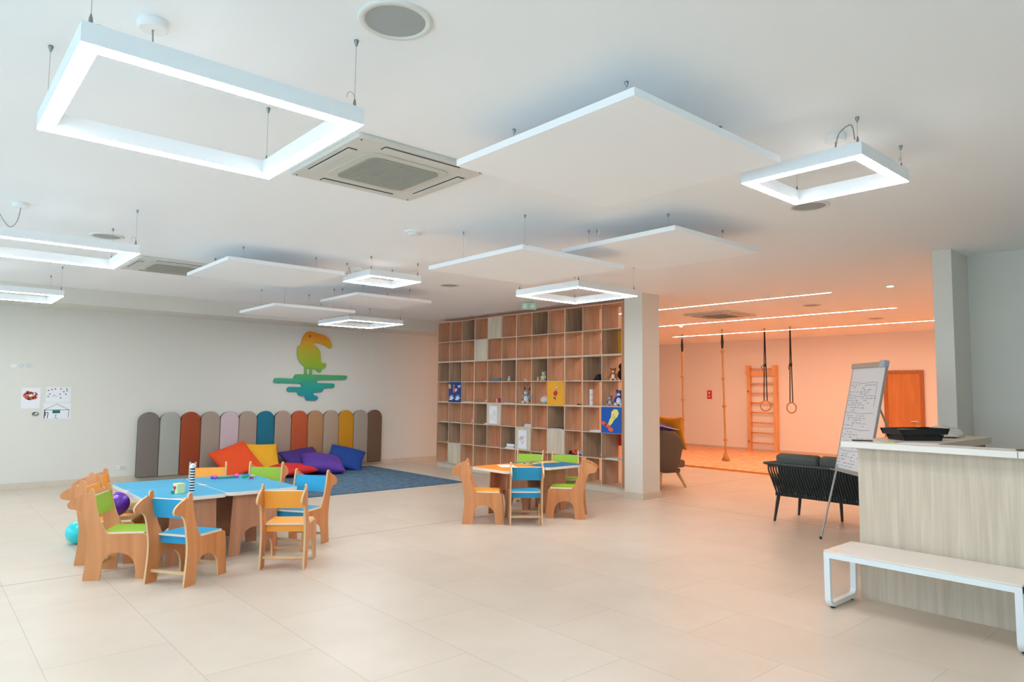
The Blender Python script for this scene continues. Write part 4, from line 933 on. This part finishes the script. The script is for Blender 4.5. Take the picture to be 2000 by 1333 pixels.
# back faces -X; top rail further out than the bottom rail
xt, xb = -.14, .02
bm = NB(); tube(bm, [(.55, hl+.06, .72), (.1, hl+.08, .73), (xt+.03, hl+.08, .735), (xt, hl+.02, .735), (xt, 0, .735), (xt, -hl-.02, .735), (xt+.03, -hl-.08, .735), (.1, -hl-.08, .73), (.55, -hl-.06, .72)], .018, 8); obj('top_rail', bm, SF, so, smooth=True)
bm = NB(); box(bm, xb-.015, xb+.025, -hl, hl, .325, .365); box(bm, xb+.025, .72, hl-.04, hl, .325, .365); box(bm, xb+.025, .72, -hl, -hl+.04, .325, .365); box(bm, .68, .72, -hl+.04, hl-.04, .325, .365); obj('base_frame', bm, SF, so)
for k in range(36):
    y = -hl+.02+k*(2*hl-.04)/35
    bm = NB(); d = .013
    tube(bm, [(xt+.0, y*1.03+d, .735), (xt-.012, y*1.02+d, .66), (xb-.02, y, .37), (xb-.018, y, .33)], .0115, 6); obj('woven_rope', bm, SR, so, smooth=True)
for s in (-1, 1):
    for k in range(9):
        x = .02+k*.062
        bm = NB(); tube(bm, [(x-.02*(8-k)/8, s*(hl+.075), .73), (x+.02, s*(hl-.0), .36)], .0095, 6); obj('side_rope', bm, SR, so, smooth=True)
for x, y, dx, dy in ((.03, hl-.03, -.02, .05), (.03, -hl+.03, -.02, -.05), (.62, hl-.03, .04, .05), (.62, -hl+.03, .04, -.05), (.62, .05, .03, 0)):
    bm = NB(); tube(bm, [(x, y, .33), (x+dx, y+dy, 0)], [.026, .016], 4); obj('leg', bm, SF, so)
bm = NB()
for k in range(9): box(bm, xb+.03, .675, -hl+.08+k*.125, -hl+.13+k*.125, .335, .35)
obj('seat_slats', bm, SF, so)
bm = NB(); box(bm, xb+.02, .74, -hl+.02, hl-.02, .366, .46); obj('seat_cushion', bm, SC, so, bevel=.03, seg=3, smooth=True)
for ya, yb in ((-.54, -.005), (.005, .54)):
    bm = NB(); box(bm, -.07, .07, ya, yb, -.2, .2, M=Matrix.Translation((.0, 0, .665)) @ Matrix.Rotation(math.radians(-14), 4, 'Y')); obj('back_cushion', bm, SC, so, bevel=.04, seg=4, smooth=True)

# ------------------------------------------------------------ flip chart
TL, TRr, BLp, FT = Vector((8.021, 3.247, 1.954)), Vector((7.5265, 2.7264, 1.954)), Vector((7.852, 3.4076, .8035)), Vector((7.734, 3.54, 0))
fl = thing('flip_chart_easel', 'white flip chart easel covered in handwriting beside the reception counter', 'flip chart', (7.75, 3.2, 0))
wv = (TRr-TL).normalized(); upv = (TL-BLp).normalized(); nv = wv.cross(upv).normalized()    # toward viewer?
if nv.x > 0: nv = -nv
FM = Matrix.Identity(4)
for i in range(3): FM[i][0] = wv[i]; FM[i][1] = -nv[i]; FM[i][2] = upv[i]
o3 = BLp-Vector(fl.location)
FM.translation = o3
bw, bh = (TRr-TL).length, (TL-BLp).length
ALU = mat('alu', (176, 176, 172), .4, metal=.5)
bm = NB(); box(bm, 0, bw, .004, .02, 0, bh, M=FM); obj('whiteboard', bm, mat('whiteboard', (216, 219, 222), .35), fl)
bm = NB(); box(bm, -.012, 0, 0, .024, -.0, bh, M=FM); box(bm, bw, bw+.012, 0, .024, 0, bh, M=FM); box(bm, -.012, bw+.012, -.0, .024, -.03, -.0005, M=FM); obj('frame', bm, ALU, fl)
bm = NB(); box(bm, -.012, bw+.012, -.02, .028, bh-.055, bh+.0, M=FM); obj('paper_clamp', bm, mat('clamp_grey', (170, 156, 140), .5), fl, bevel=.006)
bm = NB(); box(bm, bw-.09, bw+.014, -.024, .03, bh-.06, bh+.012, M=FM); obj('clamp_end', bm, mat('clamp_end', (165, 175, 188), .4), fl, bevel=.006)
bm = NB(); box(bm, -.02, bw+.02, -.05, 0, -.04, -.031, M=FM); obj('pen_tray', bm, ALU, fl)
bm = NB(); rng = random.Random(11)
def ink(z_list, x0, x1, w=.0035):
    pass
MF = FM @ Matrix.Translation((0, .0032, 0))
def wobble(x0, x1, z, amp=.006, n=10): return [(x0+(x1-x0)*k/n, z+amp*math.sin(k*.9+z*40)) for k in range(n+1)]
for z in (.955, .81, .62, .44, .2): stroke(bm, wobble(.01, bw*.86, z), .0035, .001, MF)
stroke(bm, [(bw*.84, .95), (bw*.85, .83), (bw*.85, .7)], .003, .001, MF)
for zrow in [.93, .905, .88, .855, .83, .785, .76, .735, .71, .68, .65, .59, .565, .54, .51, .48, .41, .38, .35, .31, .27, .24, .165, .135, .1, .065, .03]:
    x = .015
    if rng.random() < .25: x = .25*rng.random()
    while x < bw*rng.uniform(.45, .9):
        n = rng.randint(5, 12); pts = [(x+.007*i, zrow+rng.uniform(-.008, .008)) for i in range(n)]
        if rng.random() < .72: stroke(bm, pts, .0026, .001, MF)
        x += n*.007+rng.uniform(.012, .03)
obj('handwriting', bm, mat('marker_ink', (96, 108, 128), .7), fl)
bm = NB(); a = FT-Vector(fl.location); tube(bm, [o3+wv*.04+upv*.02, a], .011, 10); obj('leg', bm, ALU, fl)
bm = NB(); b2 = a+wv*(bw+.3); tube(bm, [o3+wv*(bw-.04)+upv*.02, b2], .011, 10); obj('leg', bm, ALU, fl)
bm = NB(); top = o3+wv*(bw*.7)+upv*(bh*.72)-nv*.03; tube(bm, [top, Vector((8.48, 2.62, 0))-Vector(fl.location)], .011, 10); obj('rear_leg', bm, ALU, fl)
bm = NB(); tube(bm, [a+Vector((0, 0, .0)), a+Vector((0, 0, .03))], .014, 10); obj('foot_cap', bm, BLACK, fl)

# ------------------------------------------------------------ reception counter, bench
DKW = wood('grey_oak', (196, 180, 160), (214, 199, 179), .5, 2, 6, 18)
CTOP = mat('counter_white', (232, 226, 218), .35)
dk = thing('reception_counter', 'pale grey wood reception counter with white top at the right edge', 'counter', (5.78, 1.2, 0))
bm = NB(); box(bm, 0, .03, -2.7, 1.13, .0, 1.184); obj('front_panel', bm, DKW, dk)
bm = NB(); box(bm, .031, .2, 1.10, 1.13, 0, 1.184); box(bm, .031, 1.69, 1.10, 1.13, 0, 1.184); obj('side_panel', bm, DKW, dk)
bm = NB(); box(bm, -.10, .21, .045, 1.22, 1.185, 1.23); obj('counter_top', bm, CTOP, dk, bevel=.002)
bm = NB(); box(bm, -.10, .21, -2.7, .041, 1.185, 1.23); obj('counter_top', bm, CTOP, dk, bevel=.002)
bm = NB(); box(bm, .2105, 1.74, .64, 1.22, 1.17, 1.23); obj('return_top', bm, mat('return_top', (222, 208, 192), .4), dk, bevel=.002)
bm = NB(); box(bm, .3, 1.7, .68, .70, .0, 1.169); obj('inner_panel', bm, mat('inner_panel', (150, 110, 90), .6), dk)
bm = NB(); box(bm, .031, .5, -2.6, .6, .72, .75); obj('inner_desk', bm, CTOP, dk)
tr = thing('mesh_tray', 'black wire document trays stacked on the reception counter', 'tray', (6.42, 2.12, 1.2305), math.radians(-38))
def tray(z, w, d, tilt):
    bm = NB(); M = Matrix.Translation((0, 0, z)) @ Matrix.Rotation(tilt, 4, 'Y')
    box(bm, -w/2, w/2, -d/2, d/2, 0, .006, M=M)
    for sx, sy in ((-1, 0), (1, 0), (0, -1), (0, 1)):
        if sx: prism(bm, [(-d/2, .006), (d/2, .006), (d/2+.02, .05), (-d/2-.02, .05)], .004, M @ Matrix.Translation((sx*(w/2-.002), 0, 0)) @ Matrix.Rotation(math.pi/2, 4, 'Z'))
        else: prism(bm, [(-w/2, .006), (w/2, .006), (w/2+.02, .05), (-w/2-.02, .05)], .004, M @ Matrix.Translation((0, sy*(d/2-.002), 0)))
    return bm
obj('lower_tray', tray(0, .32, .23, 0), BLACK, tr, bevel=.001); obj('upper_tray', tray(.05, .40, .27, -.02), BLACK, tr, bevel=.001)
tag(bx('paper_stack', -.12, .12, -.09, .09, 0, .026, m=mat('paper_cream', (222, 200, 180), .8), M=Matrix.Translation((6.42, 2.12, 1.293)) @ Matrix.Rotation(math.radians(-42), 4, 'Z')), 'thin stack of papers in the upper black tray', 'paper')
ph = thing('mobile_phone', 'black phone lying at the left end of the reception counter', 'phone', (5.885, 2.335, 1.2305), math.radians(-62))
bm = NB(); box(bm, -.075, .075, -.036, .036, 0, .009); obj('phone_body', bm, BLACK, ph, bevel=.004)
bm = NB(); box(bm, -.068, .068, -.032, .032, .0092, .0098); obj('screen', bm, mat('phone_glass', (24, 26, 30), .1), ph)
sheet('white paper sheet on the counter in front of the trays', 5.93, 1.95, .21, .297, math.radians(8), PAPER, z=1.2305, group='sheets on the counter')
sheet('pale green sheet half under the white one on the counter', 5.93, 2.13, .2, .12, math.radians(-6), mat('paper_green', (190, 210, 130), .8), z=1.2305, group='sheets on the counter')
pn = thing('marker_pen', 'small dark pen lying on the counter return', 'pen', (6.95, 2.02, 1.2305), math.radians(-50))
bm = NB(); tube(bm, [(-.06, 0, .006), (.04, 0, .006)], .006, 8); obj('barrel', bm, BLACK, pn, smooth=True)
bm = NB(); tube(bm, [(.041, 0, .006), (.065, 0, .006)], .0065, 8); obj('cap', bm, mat('pen_brown', (90, 70, 60), .5), pn, smooth=True)
kn = thing('marker_pen', 'tiny wooden pen end by the counter seam at the right edge', 'pen', (5.80, 1.255, 1.2305), math.radians(-30))
bm = NB(); tube(bm, [(-.03, 0, .006), (.03, 0, .006)], .006, 8); obj('barrel', bm, mat('pen_wood', (130, 100, 70), .6), kn, smooth=True)
# crumpled clear bag
def bag_mat():
    m = bpy.data.materials.new('clear_film'); m.use_nodes = True; b = m.node_tree.nodes['Principled BSDF']
    b.inputs['Base Color'].default_value = srgb((225, 220, 212)); b.inputs['Roughness'].default_value = .25; b.inputs['Alpha'].default_value = .55
    return m
bm = NB(); bmesh.ops.create_icosphere(bm, subdivisions=4, radius=1); rng = random.Random(4)
dirs = [Vector((rng.uniform(-1, 1), rng.uniform(-1, 1), rng.uniform(-1, 1))).normalized() for _ in range(18)]
for v in bm.verts:
    d = v.co.normalized(); k = 1+.12*sum(math.sin(7*d.dot(q)+i) for i, q in enumerate(dirs))/4
    v.co = Vector((d.x*.2*k, d.y*.16*k, max(0, d.z+.35)*.075*k))
bg = obj('plastic_bag', bm, bag_mat(), smooth=True); bg.location = (7.15, 2.12, 1.2305); tag(bg, 'crumpled clear plastic bag on the far end of the counter return', 'bag')
# bench
BW = mat('bench_white_metal', (232, 238, 240), .35)
bt = mat('bench_stone_top', (236, 226, 216), .12, noise=.03, nscale=3)
be = thing('bench', 'white metal bench with pale stone top before the reception counter', 'bench', (5.5, 1.77, 0))
bl, bd, bhh = .615, .25, .435
bm = NB(); box(bm, -bd, bd, -bl, bl, bhh-.012, bhh); obj('bench_top', bm, bt, be, bevel=.002)
bm = NB(); box(bm, -bd, -bd+.04, -bl, bl, bhh-.052, bhh-.0125); box(bm, bd-.04, bd, -bl, bl, bhh-.052, bhh-.0125); obj('side_rail', bm, BW, be)
for s in (-1, 1):
    bm = NB(); y0, y1 = (bl-.042, bl) if s > 0 else (-bl, -bl+.042)
    rr = .07; path = []
    for k in range(0, 10): a = math.radians(180+10*k); path.append((-bd+.008+rr+rr*math.cos(a), .014+rr+rr*math.sin(a)))
    for k in range(0, 10): a = math.radians(270+10*k); path.append((bd-.008-rr+rr*math.cos(a), .014+rr+rr*math.sin(a)))
    outer = [(-bd, bhh-.0125)]+path+[(bd, bhh-.0125)]
    rr2 = rr-.034; inner = []
    for k in range(0, 10): a = math.radians(180+10*k); inner.append((-bd+.008+rr+rr2*math.cos(a), .014+rr+rr2*math.sin(a)))
    for k in range(0, 10): a = math.radians(270+10*k); inner.append((bd-.008-rr+rr2*math.cos(a), .014+rr+rr2*math.sin(a)))
    inner = [(-bd+.036, bhh-.0125)]+inner+[(bd-.036, bhh-.0125)]
    n = len(outer); V = [[bm.verts.new((p[0], y, p[1])) for p in q] for q in (outer, inner) for y in (y0, y1)]
    o0, o1, i0, i1 = V
    for k in range(n-1):
        bm.faces.new((o0[k], o0[k+1], o1[k+1], o1[k])); bm.faces.new((i0[k], i1[k], i1[k+1], i0[k+1]))
        bm.faces.new((o0[k], i0[k], i0[k+1], o0[k+1])); bm.faces.new((o1[k], o1[k+1], i1[k+1], i1[k]))
    for k in (0, n-1): bm.faces.new((o0[k], o1[k], i1[k], i0[k]))
    lg = obj('leg_loop', bm, BW, be)
    for x in (-bd+.09, bd-.09):
        bm = NB(); lathe(bm, [(.016, 0), (.016, .014)], x, (y0+y1)/2, 12); obj('rubber_foot', bm, BLACK, lg)
